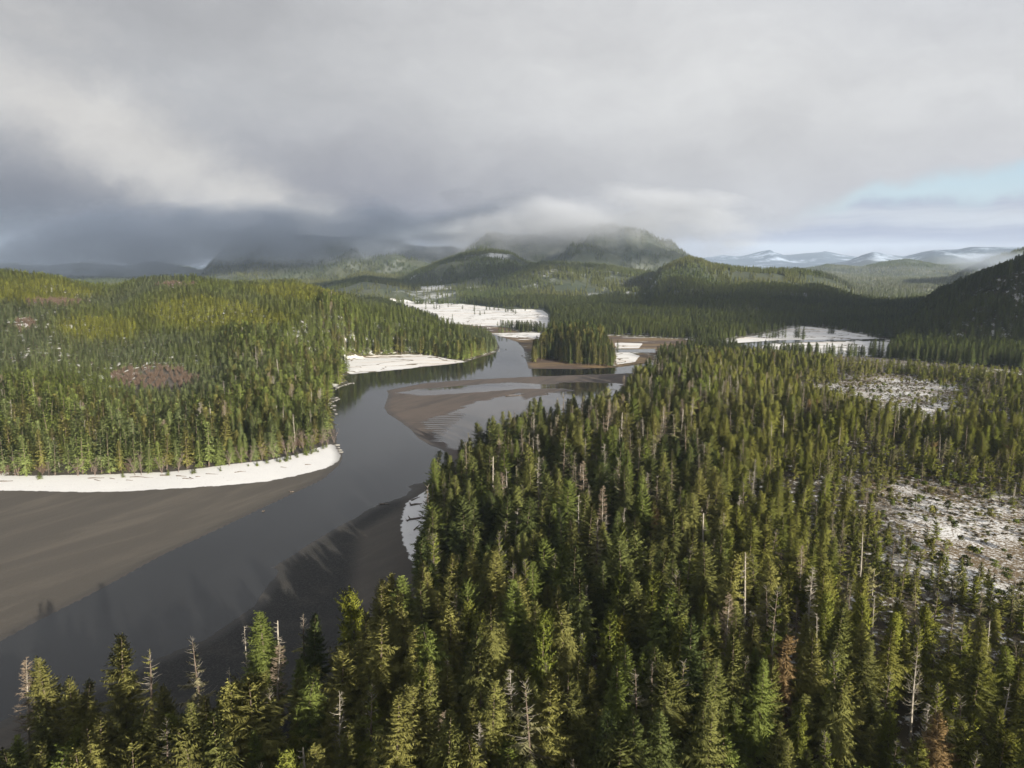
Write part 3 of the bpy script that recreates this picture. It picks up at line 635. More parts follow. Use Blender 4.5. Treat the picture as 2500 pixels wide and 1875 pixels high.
DEAD = [K_dead('dead_a', M_dead, seed=21, n=120), K_dead('dead_b', M_dead, seed=22, n=60, up=.6, Rr=3.0, twigs=3), K_dead('dead_c', M_rust, seed=23, n=170, twigs=10, Rr=3.2), K_dead('dead_d', M_dead, seed=24, H=22, n=26, Rr=1.3, twigs=2, broken=True), K_dead('dead_e', M_dead, seed=25, H=24, n=45, Rr=1.8, up=.5, twigs=3)]
MIDC = [K_con('mid_%d' % i, seed=30+i, H=26, Rr=[4.4, 3.7, 4.0, 3.3, 4.8][i], dz=.95, nb=6, step=.62, wid=.62, base=[.12, .15, .2, .1, .1][i], irregular=.4, hang=.45) for i in range(5)]
SHORE = [K_con('shore_%d' % i, seed=90+i, H=20, Rr=[4.4, 3.6, 4.0][i], base=.03, dz=.5, step=.24, wid=.42, irregular=.3, pw=.85, hang=.45) for i in range(3)]
SCRUB = [K_con('scrub_%d' % i, seed=110+i, H=11, Rr=[2.3, 1.7, 2.7, 2.0, 1.5][i], base=[.12, .2, .25, .08, .3][i], dz=.42, nb=5, step=.2, wid=.3, dens=[.8, .65, .6, .85, .6][i], irregular=[.6, .8, .9, .5, .8][i], pw=[.8, .6, .5, .9, .6][i], hang=.5, droop=.3, up=.2, lean_top=[.2, .5, .3, 0, .4][i], bare_top=[0, .3, .1, 0, .7][i]) for i in range(5)]
def K_far(nm, **kw): t, c = far_conifer(**kw); return Kind(nm, t, c, M_leaf)
FARC = [K_far('far_%d' % i, seed=50+i, H=20, Rr=[3.2, 2.7, 3.6][i]) for i in range(3)]
def K_ald(nm, mat, **kw): t, c = alder(**kw); return Kind(nm, t, c, mat, M_alder)
ALDER = [K_ald('alder_a', M_alder, seed=61), K_ald('alder_b', M_alder, seed=62, stems=2, H=13), K_ald('alder_c', M_alder, seed=63, stems=4, H=10, spread=.5)]
BRUSH = [K_ald('brush_a', M_brush, seed=64, stems=5, H=7, spread=.35, fine=8, thick=.11), K_ald('brush_b', M_brush, seed=65, stems=6, H=6, spread=.5, fine=8, thick=.11)]
def K_bog(nm, **kw): t, c = bog_pine(**kw); return Kind(nm, t, c, M_leaf)
BOGP = [K_bog('bog_%d' % i, seed=70+i, H=[5, 4, 6.5, 3][i], clumps=[5, 4, 8, 3][i], cr_=[.9, .8, 1.05, .8][i]) for i in range(4)]

# ------------------------------------------------------------------ scatter helpers
proto_col = {}
def mass(name, kinds, x, y, z, hgt, idx, tint, label, cat, lean=.03, widen=1.14):
    key = tuple(k.nm for k in kinds)
    if key not in proto_col:
        c = bpy.data.collections.new('shapes_'+name)
        for i, k in enumerate(kinds): c.objects.link(bpy.data.objects.new('%s_%02d' % (name, i), k.joined))
        proto_col[key] = c
    n = len(x); g = np.random.default_rng(n)
    me = bpy.data.meshes.new(name); me.vertices.add(n); me.vertices.foreach_set('co', np.stack([x, y, z], 1).ravel())
    kh = np.array([k.H for k in kinds])[idx]; s = hgt/kh; w_ = s*widen*(.85+.3*g.random(n))*np.clip(s, .01, 1)**-.22
    for an, tp, d in (('idx', 'INT', idx.astype(np.int32)), ('rot', 'FLOAT_VECTOR', np.stack([g.normal(size=n)*lean, g.normal(size=n)*lean, g.random(n)*6.283], 1)), ('scl', 'FLOAT_VECTOR', np.stack([w_, w_, s], 1)), ('tint', 'FLOAT_COLOR', np.concatenate([tint, np.ones((n, 1))], 1))):
        at = me.attributes.new(an, tp, 'POINT'); at.data.foreach_set('value' if tp == 'INT' else 'color' if 'COLOR' in tp else 'vector', np.ascontiguousarray(d if tp == 'INT' else d.astype(np.float32).ravel()))
    o = add(name, me)
    ng = bpy.data.node_groups.new(name, 'GeometryNodeTree'); ng.interface.new_socket('Geometry', in_out='INPUT', socket_type='NodeSocketGeometry'); ng.interface.new_socket('Geometry', in_out='OUTPUT', socket_type='NodeSocketGeometry')
    N = ng.nodes.new; L = ng.links.new
    gi, go, iop, ci = N('NodeGroupInput'), N('NodeGroupOutput'), N('GeometryNodeInstanceOnPoints'), N('GeometryNodeCollectionInfo')
    ci.inputs['Collection'].default_value = proto_col[key]; ci.inputs['Separate Children'].default_value = True; ci.inputs['Reset Children'].default_value = True
    def na(nm, ty): q_ = N('GeometryNodeInputNamedAttribute'); q_.data_type = ty; q_.inputs['Name'].default_value = nm; return q_.outputs['Attribute']
    e2r = N('FunctionNodeEulerToRotation'); L(na('rot', 'FLOAT_VECTOR'), e2r.inputs[0])
    L(gi.outputs[0], iop.inputs['Points']); L(ci.outputs[0], iop.inputs['Instance']); iop.inputs['Pick Instance'].default_value = True
    L(na('idx', 'INT'), iop.inputs['Instance Index']); L(e2r.outputs[0], iop.inputs['Rotation']); L(na('scl', 'FLOAT_VECTOR'), iop.inputs['Scale']); L(iop.outputs[0], go.inputs[0])
    md = o.modifiers.new('scatter', 'NODES'); md.node_group = ng
    return tag(o, label, cat, kind='stuff')
def plant(name, kind, x, y, z, hgt, tint, label, cat, group, rot=None, lean=.03, wide=1.12, crown='crown'):
    o = bpy.data.objects.new(name, None); o.empty_display_size = .5; col.objects.link(o)
    s = hgt/kind.H; w_ = s*wide*(.88+.24*random.random())*min(s, 1)**-.15
    o.location = (x, y, z); o.scale = (w_, w_, s); o.rotation_euler = (random.gauss(0, lean), random.gauss(0, lean), random.random()*6.28 if rot is None else rot)
    t = add('trunk', kind.trunk, o); c = add(crown, kind.crown, o); c['tint'] = [float(k) for k in tint]; t['tint'] = [float(k) for k in tint]
    return tag(o, label, cat, group)
def darts(n_try, x0, x1, y0, y1, rad_fn, seed=0, power=None):
    """random points no closer than rad_fn(x, y)"""
    g = np.random.default_rng(seed); X = g.uniform(x0, x1, n_try); Y = g.uniform(y0, y1, n_try); Rd = rad_fn(X, Y); cell = {}; keep = []
    cs = 8.0
    for i in range(n_try):
        r = Rd[i]
        if r <= 0: continue
        a, b = int(X[i]//cs), int(Y[i]//cs); ok = True
        for da in (-1, 0, 1):
            for db in (-1, 0, 1):
                for j in cell.get((a+da, b+db), ()):
                    if (X[i]-X[j])**2+(Y[i]-Y[j])**2 < r*r: ok = False; break
                if not ok: break
            if not ok: break
        if ok: cell.setdefault((a, b), []).append(i); keep.append(i)
    return X[keep], Y[keep]
DARK, MIDG, OLIVE, YEL, GREY, BLUEG, RUST = [np.array(c) for c in [(.074, .096, .027), (.116, .142, .031), (.178, .172, .048), (.205, .202, .030), (.22, .20, .115), (.110, .132, .066), (.19, .13, .06)]]

# ------------------------------------------------------------------ headland forest in front
sil_u = [-400, 0, 90, 250, 330, 400, 480, 560, 700, 800, 870, 900, 1000, 1010, 1025, 1050, 1060, 1085, 1109, 1206, 1300, 1454, 1530, 1560, 1600, 1700, 1900, 2130, 2300, 2600]
sil_v = [1680, 1660, 1640, 1740, 1700, 1690, 1670, 1640, 1600, 1560, 1480, 1440, 1400, 1330, 1260, 1160, 1110, 1060, 1035, 1000, 960, 952, 912, 880, 850, 838, 850, 868, 880, 900]
def clear_line(x, y, z, h):
    u, v, d = proj(x, y, z+h); return v > np.interp(u, sil_u, sil_v)
def fore_rad(x, y):
    f, b = grid_sample(A['forest'], x, y), grid_sample(A['bog'], x, y)
    edge_b = np.clip(-b/70, 0, 1)
    r = 3.15 + 1.3*fbm(x, y, 40, 2, 3) - 1.5*(1-edge_b) + 1.4*np.clip((f-40)/200, 0, .3)
    gap = ((b > -3) & ((fbm(x, y, 22, 2, 13) < .50) | (b > 14))) | (f < 1) | ((fbm(x, y, 26, 2, 12) > .66) & (edge_b < .55) & (x > 60))
    inview = np.abs(x) < .80*np.maximum(y, 0)+70
    r = np.where(b > -3, 4.5, r)
    return np.where(gap | ~inview, -1, r)
fx_, fy_ = darts(110000, -260, 760, -120, 860, fore_rad, 5)
fz_ = GZ(fx_, fy_)
bd = np.clip(-grid_sample(A['bog'], fx_, fy_)/85, 0, 1)
g5 = np.random.default_rng(55)
uu_, vv_, _d = proj(fx_, np.maximum(fy_, 20), fz_)
side = sstep(fx_/np.maximum(fy_+60, 40), .12, .55)
fh = (22.5-5*side)*(.42+.58*bd**.8)*(.62+.62*g5.random(len(fx_))**1.2)
fh = np.where((grid_sample(A['bog'], fx_, fy_) > -6), 4+5*g5.random(len(fx_)), fh)
ok = (fy_ < 70) | clear_line(fx_, np.maximum(fy_, 20), fz_, fh)
lowr = ~ok
fh = np.where(lowr, fh*.72, fh); ok = (fy_ < 70) | clear_line(fx_, np.maximum(fy_, 20), fz_, fh)
fx_, fy_, fz_, fh, bd, side = [a[ok] for a in (fx_, fy_, fz_, fh, bd, side)]
n = len(fx_); rnd = g5.random(n); patch = fbm(fx_, fy_, 45, 3, 8)
greyband = np.exp(-((fx_/np.maximum(fy_, 30)-.12)/.16)**2)*sstep(fy_, 170, 260)
pd = .03+.03*side*(fy_ < 260)+.09*greyband+.015*(bd < .7)
psp = .07+.33*greyband+.10*side
tall = fh > 17
kindsel = np.where(rnd < pd, 3, np.where(rnd < pd+psp, 4, np.where(rnd < pd+psp+(.50-.28*side), 0, np.where(rnd < pd+psp+.50-.28*side+.27, 1, 2))))
tint = DARK+(OLIVE-DARK)*np.clip(patch*1.5-.25+g5.normal(size=n)*.22, 0, 1)[:, None]
tint = np.where((g5.random(n) < .12)[:, None], MIDG*1.05, tint); tint = np.where((kindsel == 2)[:, None], tint*.4+np.array([.14, .16, .02])*.65, tint)
tint = np.where((side+.5*(bd < .8) > .7)[:, None], tint*.55+np.array([.155, .16, .022])*.45, tint)
tint = tint*(1+.25*sstep(fy_, 280, 480))[:, None]
tint = np.where((kindsel == 4)[:, None], tint*.35+GREY*.62, tint)
tint = np.where((g5.random(n) < .004)[:, None], RUST, tint)
kindsel = np.where((fh < 12.5) & (kindsel != 3) & (rnd > .16), 5, kindsel)
fams = [SPRUCE, HEMLOCK, CEDAR, DEAD, SPARSE, SCRUB]; ALLN = SPRUCE+HEMLOCK+CEDAR+DEAD+SPARSE+SCRUB; offs = np.cumsum([0]+[len(f) for f in fams])
sub = np.array([g5.integers(len(fams[k])) for k in kindsel]); gidx = offs[kindsel]+sub

# named front trees (top of the tree on the picture, height)
HERO = [(41, 1610, 31, 'D2', GREY), (100, 1600, 31, 'S0', OLIVE), (175, 1651, 29, 'S1', OLIVE), (214, 1665, 26, 'H0', OLIVE), (287, 1553, 34, 'S4', OLIVE*.95), (344, 1582, 30, 'P1', OLIVE), (484, 1553, 33, 'P0', GREY), (401, 1671, 24, 'S3', OLIVE),
    (562, 1627, 26, 'D1', GREY), (633, 1484, 34, 'S0', MIDG*1.1), (602, 1525, 28, 'D4', GREY), (677, 1525, 27, 'D3', GREY), (661, 1584, 27, 'D2', RUST), (741, 1496, 27, 'P2', OLIVE), (761, 1496, 28, 'S3', DARK), (871, 1427, 34, 'C0', np.array([.15, .16, .02])), (814, 1578, 31, 'S5', OLIVE),
    (820, 1690, 27, 'D1', GREY), (916, 1415, 29, 'S3', OLIVE), (948, 1397, 30, 'S1', OLIVE), (979, 1399, 31, 'H1', MIDG), (1034, 1391, 30, 'S4', OLIVE), (1093, 1350, 32, 'S0', OLIVE), (234, 1745, 26, 'S3', OLIVE), (464, 1724, 22, 'D3', GREY), (1262, 1632, 30, 'D0', GREY), (1050, 1522, 30, 'H1', MIDG), (998, 1520, 30, 'S4', OLIVE),
    (1522, 1500, 24, 'C0', YEL*.9), (1497, 1740, 26, 'S3', DARK*1.3), (1340, 1640, 34, 'S1', OLIVE), (1780, 1450, 28, 'D2', GREY), (1985, 1385, 29, 'D0', GREY), (2245, 1590, 24, 'D1', GREY), (2460, 1670, 22, 'D4', GREY), (1660, 1600, 27, 'P0', OLIVE), (2110, 1300, 22, 'D3', RUST), (1040, 1290, 24, 'P2', GREY), (1310, 1115, 30, 'D0', RUST),
    (1240, 1140, 30, 'D4', GREY), (1200, 1180, 28, 'P1', RUST*.8), (1480, 1110, 30, 'D1', GREY), (1517, 1008, 28, 'D3', RUST), (1725, 1260, 26, 'D3', RUST)]
fam = {'S': SPRUCE, 'H': HEMLOCK, 'C': CEDAR, 'D': DEAD, 'P': SPARSE}
LBL = {0: ('spruce_tree', 'spruces of the near forest'), 1: ('hemlock_tree', 'hemlocks of the near forest'), 2: ('cedar_tree', 'cedars of the near forest'), 3: ('dead_tree', 'dead trees of the near forest'), 4: ('thinning_conifer', 'half bare conifers of the near forest'), 5: ('scrub_conifer', 'scrub conifers around the bog')}
def tone(t):
    if t[0] > t[1]*1.35: return 'rusty brown'
    if t[2] > .072: return 'grey olive'
    if t[1] > .145 and t[2] < .035: return 'yellow green'
    if t[0] > .14: return 'olive green'
    if t[0] > .10: return 'mid green'
    return 'dark green'
def big(h): return 'tall' if h > 21 else 'middling' if h > 15 else 'short'
def fore_label(k, t, h, sh):
    nm = 'scrub conifer' if k == 5 else LBL[k][0].split('_')[0]
    if k == 3: return ['silver grey dead conifer with dense bare branches in the near forest', 'bare grey dead tree with upswept sparse branches in the near forest', 'dead conifer with a haze of reddish twigs in the near forest', 'snapped off grey trunk with short stubs in the near forest', 'slim grey dead tree with short upturned branches in the near forest'][sh]
    if k == 4: return '%s %s conifer with %s in the near forest' % (big(h), tone(t), ['thin bare topped crown', 'gaunt open crown', 'bare twiggy upper half'][sh])
    shape = {0: ['with layered level boughs', 'with shaggy hanging boughs', 'with open gappy crown', 'with upturned bough tips', 'with slim spire crown', 'with broad ragged crown'], 1: ['with nodding top', 'with drooping uneven boughs', 'with slim drooping crown'], 2: ['with dense pendent sprays', 'with bare spiked top'], 5: ['with shaggy cone crown', 'with leaning ragged crown', 'with wide flat tiers', 'with dense low crown', 'with thin spiky crown']}[k][sh]
    return '%s %s %s %s in the near forest' % (big(h), tone(t), nm, shape)
def place_words(x, y, k):
    b, wv = float(grid_sample(A['bog'], np.array([x]), np.array([y]))[0]), float(grid_sample(A['water'], np.array([x]), np.array([y]))[0])
    near = (np.hypot(DXY[:, 0]-x, DXY[:, 1]-y) < 7).sum() - (k == 3) > 0
    w_ = 'beside the open bog' if b > -22 else 'near the river edge' if wv > -60 else 'amid the near forest'
    return w_ + (' by a snag' if near else '')
DXY = np.stack([fx_[kindsel == 3], fy_[kindsel == 3]], 1)
hx_, hy_ = [], []
for u, v, h, code, tn in HERO:
    k = 'SHCDP'.index(code[0]); sh = int(code[1]); z0 = 3.5; h = h*.80
    for _ in range(4): X, Y = G(u, v, h+z0); z0 = float(GZ(X, Y))
    hx_.append(X); hy_.append(Y)
    nm, grp = LBL[k]
    plant(nm, fam[code[0]][sh], X, Y, z0, h, tn, fore_label(k, tn, h, sh).replace('in the near forest', place_words(X, Y, k)), 'dead tree' if k == 3 else 'tree', grp, wide=1.22)
hx_, hy_ = np.array(hx_), np.array(hy_)
dmin = np.sqrt(((fx_[:, None]-hx_)**2+(fy_[:, None]-hy_)**2).min(1)); keep = dmin > 2.6
fx_, fy_, fz_, fh, gidx, kindsel, sub, tint = [a[keep] for a in (fx_, fy_, fz_, fh, gidx, kindsel, sub, tint)]
uu, vt, dd = proj(fx_, np.maximum(fy_, 20), fz_+fh); _, vb, _ = proj(fx_, np.maximum(fy_, 20), fz_+fh*.55)
inpic = (uu > -30) & (uu < 2530) & (vt < 1860) & (fy_ > 60)
size = np.where(inpic, fh/np.maximum(fy_, 30), 0)
single = np.zeros(len(fx_), bool)
for k, lim in ((0, 230), (1, 150), (2, 90), (3, 130), (4, 110), (5, 280)):
    c = np.where(inpic & (kindsel == k))[0]; c = c[np.argsort(-size[c])][:lim]; single[c] = True
for i in np.where(single)[0]:
    k = int(kindsel[i]); nm, grp = LBL[k]
    plant(nm, ALLN[gidx[i]], fx_[i], fy_[i], fz_[i], fh[i], tint[i], fore_label(k, tint[i], fh[i], int(sub[i])).replace('in the near forest', place_words(fx_[i], fy_[i], k)), 'dead tree' if k == 3 else 'tree', grp)
r_ = ~single
mass('headland_forest', ALLN, fx_[r_], fy_[r_], fz_[r_], fh[r_], gidx[r_], tint[r_], 'dense green conifer forest covering the headland beyond the nearest trees', 'forest')
print('fore', len(fx_), int(single.sum()))

# ------------------------------------------------------------------ forest on the left bank and hill
PATCH_Y = [(509, 775, 185, 52), (244, 815, 130, 42), (60, 720, 190, 40), (720, 722, 150, 26), (620, 790, 90, 24)]
PATCH_B = [(372, 928, 150, 36), (150, 745, 120, 14), (60, 800, 40, 30), (430, 700, 70, 10)]
def left_rad(x, y):
    wv = grid_sample(A['water'], x, y); sn = grid_sample(A['snow'], x, y); a = x/np.maximum(y, 30); f = grid_sample(A['forest'], x, y); br = grid_sample(A['brown'], x, y)
    Yb = np.interp(a, LBa, LBY)
    okk = (wv < -5) & (grid_sample(A['sand'], x, y) < -6) & (sn < -1.0) & (a < .0) & (a > -.92) & (f < -30) & (y > 300) & (br < -3)
    beach = (y > np.interp(a, LBa, LBY)-40) | ((wv > -40) & (y > 380))
    u, v, d = proj(x, y, GZ(x, y))
    tree_ok = np.where(u < 822, v < np.interp(u, [-900, 0, 100, 250, 400, 480, 560, 650, 700, 760, 822], [1168, 1166, 1164, 1159, 1151, 1143, 1131, 1121, 1106, 1090, 1060]), True)
    r = 3.7+1.2*(fbm(x, y, 60, 2, 33)-.5)*2
    return np.where(okk & tree_ok, r, -1)
lx, ly = darts(240000, -980, 20, 290, 1130, left_rad, 6)
lz = GZ(lx, ly); lu, lv, ld = proj(lx, ly, lz)
def blobs(lst, u, v): return np.max([np.exp(-(((u-a)/c)**2+((v-b)/d)**2)*1.0) for a, b, c, d in lst], 0)
wob = (fbm(lx, ly, 60, 3, 5)-.5)*.9
yel = blobs(PATCH_Y, lu, lv)+wob*.6; brn = blobs(PATCH_B, lu, lv)+wob*.35
old = np.maximum(sstep(ly, 470, 400), sstep(lu, 520, 580)*sstep(ly, 640, 560))*(lu < 850)
old = np.maximum(old, (lu > 780)*.85*sstep(ly, 830, 760))
g6 = np.random.default_rng(66); n = len(lx)
lh = (9.5+9.5*old)*(.72+.5*g6.random(n))
isY = yel > .55; isB = brn > .62
lh = lh*(1-.42*np.exp(-((lu-370)/150)**2)*sstep(ly, 375, 400)*sstep(ly, 560, 520))
lh = np.where(isY, 7.5*(.7+.6*g6.random(n)), lh)
shore = (grid_sample(A['water'], lx, ly) > -62) & (ly < 430)
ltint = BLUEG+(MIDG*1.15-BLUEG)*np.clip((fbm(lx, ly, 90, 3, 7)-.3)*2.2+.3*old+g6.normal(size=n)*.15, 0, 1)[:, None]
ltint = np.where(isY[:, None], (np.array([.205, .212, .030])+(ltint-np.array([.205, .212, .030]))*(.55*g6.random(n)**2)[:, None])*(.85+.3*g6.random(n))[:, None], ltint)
ltint = ltint+(np.array([.17, .18, .030])-ltint)*(np.clip((yel-.2)/.35, 0, 1)*.55*(~isY))[:, None]
ltint = np.where(((old > .5) & (g6.random(n) < .22))[:, None], OLIVE*.78, ltint)
drop = isB & (g6.random(n) < .97)
keep = ~drop & visible(lx, ly, lz+lh, 8)
oldk = (old > .5) & (lh > 12)
lk = np.where(oldk & (lu < 850) & (g6.random(n) < .055), 5+g6.integers(0, 5, n), g6.integers(0, 5, n))
LK = MIDC+DEAD
# front row facing the beach: single things
front = keep & shore & (lu > -20) & (lu < 840) & (lv > 1040)
order = np.where(front)[0]; order = order[np.argsort(-lv[order])][:70]
fs_ = np.zeros(n, bool); fs_[order] = True
lh = np.where(fs_, lh*(.55+.5*g6.random(n)), lh)
for i in order:
    dead = lk[i] >= 5
    plant('dead_tree' if dead else 'shore_spruce', (LK[lk[i]] if dead else SHORE[i % 3]), lx[i], ly[i], lz[i], lh[i], ltint[i]*1.1, 'grey dead conifer at the edge of the snowy beach' if dead else '%s %s spruce at the edge of the snowy river beach' % (big(lh[i]*1.25), tone(ltint[i]*1.1)), 'dead tree' if dead else 'tree', 'dead trees along the snowy beach' if dead else 'spruces along the snowy beach')
keep &= ~fs_
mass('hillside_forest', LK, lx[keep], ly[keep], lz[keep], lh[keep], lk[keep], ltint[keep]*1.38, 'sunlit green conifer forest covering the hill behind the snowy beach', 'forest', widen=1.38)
bx_, by_ = darts(60000, -980, 20, 290, 1130, lambda x, y: np.where(left_rad(x, y) > 0, 2.2, -1), 16)
bz_ = GZ(bx_, by_); bu, bv, _ = proj(bx_, by_, bz_); bk = blobs(PATCH_B, bu, bv)+(fbm(bx_, by_, 60, 3, 5)-.5)*.32 > .60
alderstrip = (bu > 560) & (bu < 826) & (grid_sample(A['snow'], bx_, by_) > -16) & (by_ < 420)
bk |= alderstrip
bk |= (bu > -40) & (bu < 600) & (grid_sample(A['snow'], bx_, by_) > -9) & (by_ < 420) & (rng.random(len(bx_)) < .45)
mass('leafless_brush', BRUSH, bx_[bk], by_[bk], bz_[bk], 4.2+2.5*rng.random(int(bk.sum())), rng.integers(0, 2, int(bk.sum())), np.tile([.1, .08, .06], (int(bk.sum()), 1)), 'reddish brown leafless brush in a hillside clearing and behind the beach', 'brush')
print('left', int(keep.sum()), int(bk.sum()))
# alders behind the beach
for i, (u, v, h) in enumerate([(232, 1160, 10), (45, 1163, 11), (190, 1161, 9), (330, 1158, 10), (345, 1157, 12), (395, 1152, 9), (435, 1149, 10), (590, 1127, 10), (612, 1124, 9), (640, 1119, 11), (668, 1115, 10), (700, 1108, 12), (715, 1100, 13), (740, 1095, 13), (760, 1090, 12), (785, 1083, 11), (800, 1078, 10), (815, 1072, 9), (560, 1133, 8), (120, 1163, 8)]):
    X, Y = G(u, v, 2); z0 = float(GZ(X, Y)); plant('alder_tree', ALDER[i % 3], X, Y, z0, h, OLIVE, ['leafless grey brown alder with three stems behind the snowy beach', 'slim leafless alder with two stems behind the snowy beach', 'spreading leafless alder with four stems behind the snowy beach'][i % 3], 'tree', 'alders behind the snowy beach')
for i, (u, v, h) in enumerate([(652, 1126, 5.5), (676, 1121, 1.8), (683, 1123, 3.2), (694, 1117, 2.0), (698, 1119, 2.6), (702, 1114, 3.4), (709, 1115, 1.6), (722, 1107, 2.8), (726, 1109, 2.0), (745, 1102, 3.6), (749, 1104, 1.8), (753, 1099, 2.6), (760, 1101, 1.5), (764, 1096, 3.8), (771, 1094, 2.6), (776, 1096, 1.7), (789, 1088, 3.0), (796, 1085, 2.2), (538, 1146, 1.6), (628, 1132, 2.0), (606, 1133, 1.3), (475, 1152, 3.2), (470, 1154, 1.8), (300, 1163, 2.6), (96, 1170, 3.4), (410, 1157, 2.2)]):
    X, Y = G(u, v, 2); plant('spruce_sapling', MIDC[i % 5], X, Y, float(GZ(X, Y))-.1, h*(1 if h > 4 else .9+.7*random.random()), MIDG*1.2, 'small bushy green spruce sapling growing in the snow of the beach' if h < 4 else 'lone young blue green spruce at the upper edge of the beach snow', 'sapling', 'saplings on the snowy beach' if h < 4 else None, wide=1.15 if h > 4 else 1.7)

# ------------------------------------------------------------------ island
ix, iy = darts(9000, *[f(PG([(1290, 850), (1510, 895)])[:, 0]) for f in (min, max)], 640, 860, lambda x, y: np.where(grid_sample(A['island'], x, y) > 0, 3.7, -1), 8)
iz = GZ(ix, iy); g8 = np.random.default_rng(8); ih = 27*(.75+.4*g8.random(len(ix)))*(.6+.4*sstep(grid_sample(A['island'], ix, iy), 0, 14))
isl = np.argsort(iy)
imass = isl[280:]
mass('island_interior_forest', MIDC, ix[imass], iy[imass], iz[imass], ih[imass], g8.integers(0, 5, len(imass)), np.tile(DARK*1.2, (len(imass), 1)), 'dark conifers filling the middle of the wooded river island', 'forest')
for i in isl[:280]:
    tn = DARK*1.15 if g8.random() < .5 else OLIVE*.9
    plant('island_conifer', MIDC[int(g8.integers(5))], ix[i], iy[i], iz[i], ih[i], tn, '%s %s conifer on the wooded island in the river' % (big(ih[i]), tone(tn)), 'tree', 'conifers on the river island')
print('island', len(ix))

# ------------------------------------------------------------------ woods on the flats, valley and far hills
def valley_pts(y0, y1, sp, seed):
    g = np.random.default_rng(seed); area = .80*(y1*y1-y0*y0); N = int(area/(sp*sp))
    y = np.sqrt(g.random(N)*(y1*y1-y0*y0)+y0*y0); x = (g.random(N)*1.6-.8)*y; return x, y
def ok_valley(x, y):
    sn, br, cr_, wv, f = [grid_sample(A[k], x, y) for k in ('snow', 'brown', 'creek', 'water', 'forest')]
    o = (sn < -4) & ((y > 690) | (x/y > .45)) & (br < -4) & (cr_ < -5) & (wv < -8) & (f < -4) & (grid_sample(A['island'], x, y) < -8)
    a = x/y; left_hill = (y < 1130) & (a < .0)
    return o & ~left_hill
vx, vy = valley_pts(560, 1700, 5.2, 70); o_ = ok_valley(vx, vy); vx, vy = vx[o_], vy[o_]
vz = GZ(vx, vy)
va = vx/vy; onhill = (va > .5) & (vy < 1500); g9 = np.random.default_rng(9)
vh = np.where(onhill, 17, 13)*(.7+.5*g9.random(len(vx)))
low = (vz < 6) & ~onhill & (vy > 1250) & (fbm(vx, vy, 130, 3, 61) > .66); vv2 = visible(vx, vy, vz+vh, 10) & ~low
vx, vy, vz, vh, onhill = [a[vv2] for a in (vx, vy, vz, vh, onhill)]
vt_ = DARK+(MIDG-DARK)*np.clip((fbm(vx, vy, 120, 3, 77)-.3)*2, 0, 1)[:, None]
oh = onhill
mass('shaded_hillside_forest', MIDC, vx[oh], vy[oh], vz[oh], vh[oh], g9.integers(0, 5, int(oh.sum())), vt_[oh], 'dark shaded conifer forest on the steep hillside above the bog', 'forest')
mass('valley_forest', MIDC, vx[~oh], vy[~oh], vz[~oh], vh[~oh], g9.integers(0, 5, int((~oh).sum())), vt_[~oh], 'dark conifer woods at the foot of the hills behind the snowy flats', 'forest')
P1 = valley_pts(1700, 3300, 8.5, 71); P2 = valley_pts(3300, 6200, 15.0, 72)
fx2, fy2 = np.concatenate([P1[0], P2[0]]), np.concatenate([P1[1], P2[1]])
fz2 = GZ(fx2, fy2); g10 = np.random.default_rng(10); fh2 = (15+3*(fy2 > 3300))*(.65+.6*g10.random(len(fx2)))
thin = (fbm(fx2, fy2, 200, 4, 90) > .59) & (g10.random(len(fx2)) < .88)
vis = visible(fx2, fy2, fz2+fh2, 6) & ~thin & (np.abs(fx2/fy2) < .78)
fx2, fy2, fz2, fh2 = [a[vis] for a in (fx2, fy2, fz2, fh2)]
t2 = DARK+(np.array([.118, .124, .036])-DARK)*np.clip((fbm(fx2, fy2, 240, 3, 91)-.38)*3, 0, 1)[:, None]  # noise-spaced lighter tint: sunlit patches put into the tree colour
frost = sstep(fx2/fy2, .36, .48)*sstep(fy2, 1500, 2000)*(fz2 < 60)
t2 = t2+(np.array([.30, .31, .31])-t2)*(frost*.55*g10.random(len(fx2)))[:, None]
mass('far_hill_forest', FARC, fx2, fy2, fz2, fh2, g10.integers(0, 3, len(fx2)), t2, 'distant conifer forest covering the hills under the clouds', 'forest')
print('valley', len(vx), 'far', len(fx2))

# single trees standing on the snowy flats
FLATC = lambda x, y: (900+x*.2712, 680+y*.2714)
for i, (a, b, h) in enumerate([(280, 220, 9), (310, 225, 14), (460, 222, 10), (515, 278, 17), (590, 275, 11), (610, 275, 11), (640, 275, 9), (715, 262, 9), (745, 240, 8), (950, 295, 14), (1003, 333, 10), (955, 327, 9), (1045, 325, 9), (753, 370, 10), (845, 275, 9), (1235, 305, 12), (1255, 305, 13), (1285, 308, 20), (1300, 308, 19), (1322, 318, 9), (1060, 285, 15), (1090, 287, 14), (1130, 288, 13), (1170, 288, 15), (1410, 292, 9)]):
    X, Y = G(*FLATC(a, b), .8); plant('lone_spruce', MIDC[i % 5], X, Y, float(GZ(X, Y)), h, DARK, '%s dark lone spruce standing on the wide snowy flats' % ('large' if h > 13 else 'small'), 'tree', 'lone spruces on the snowy flats', wide=1.25)
FR = lambda x, y: (1450+x*.3617, 700+y*.3617)
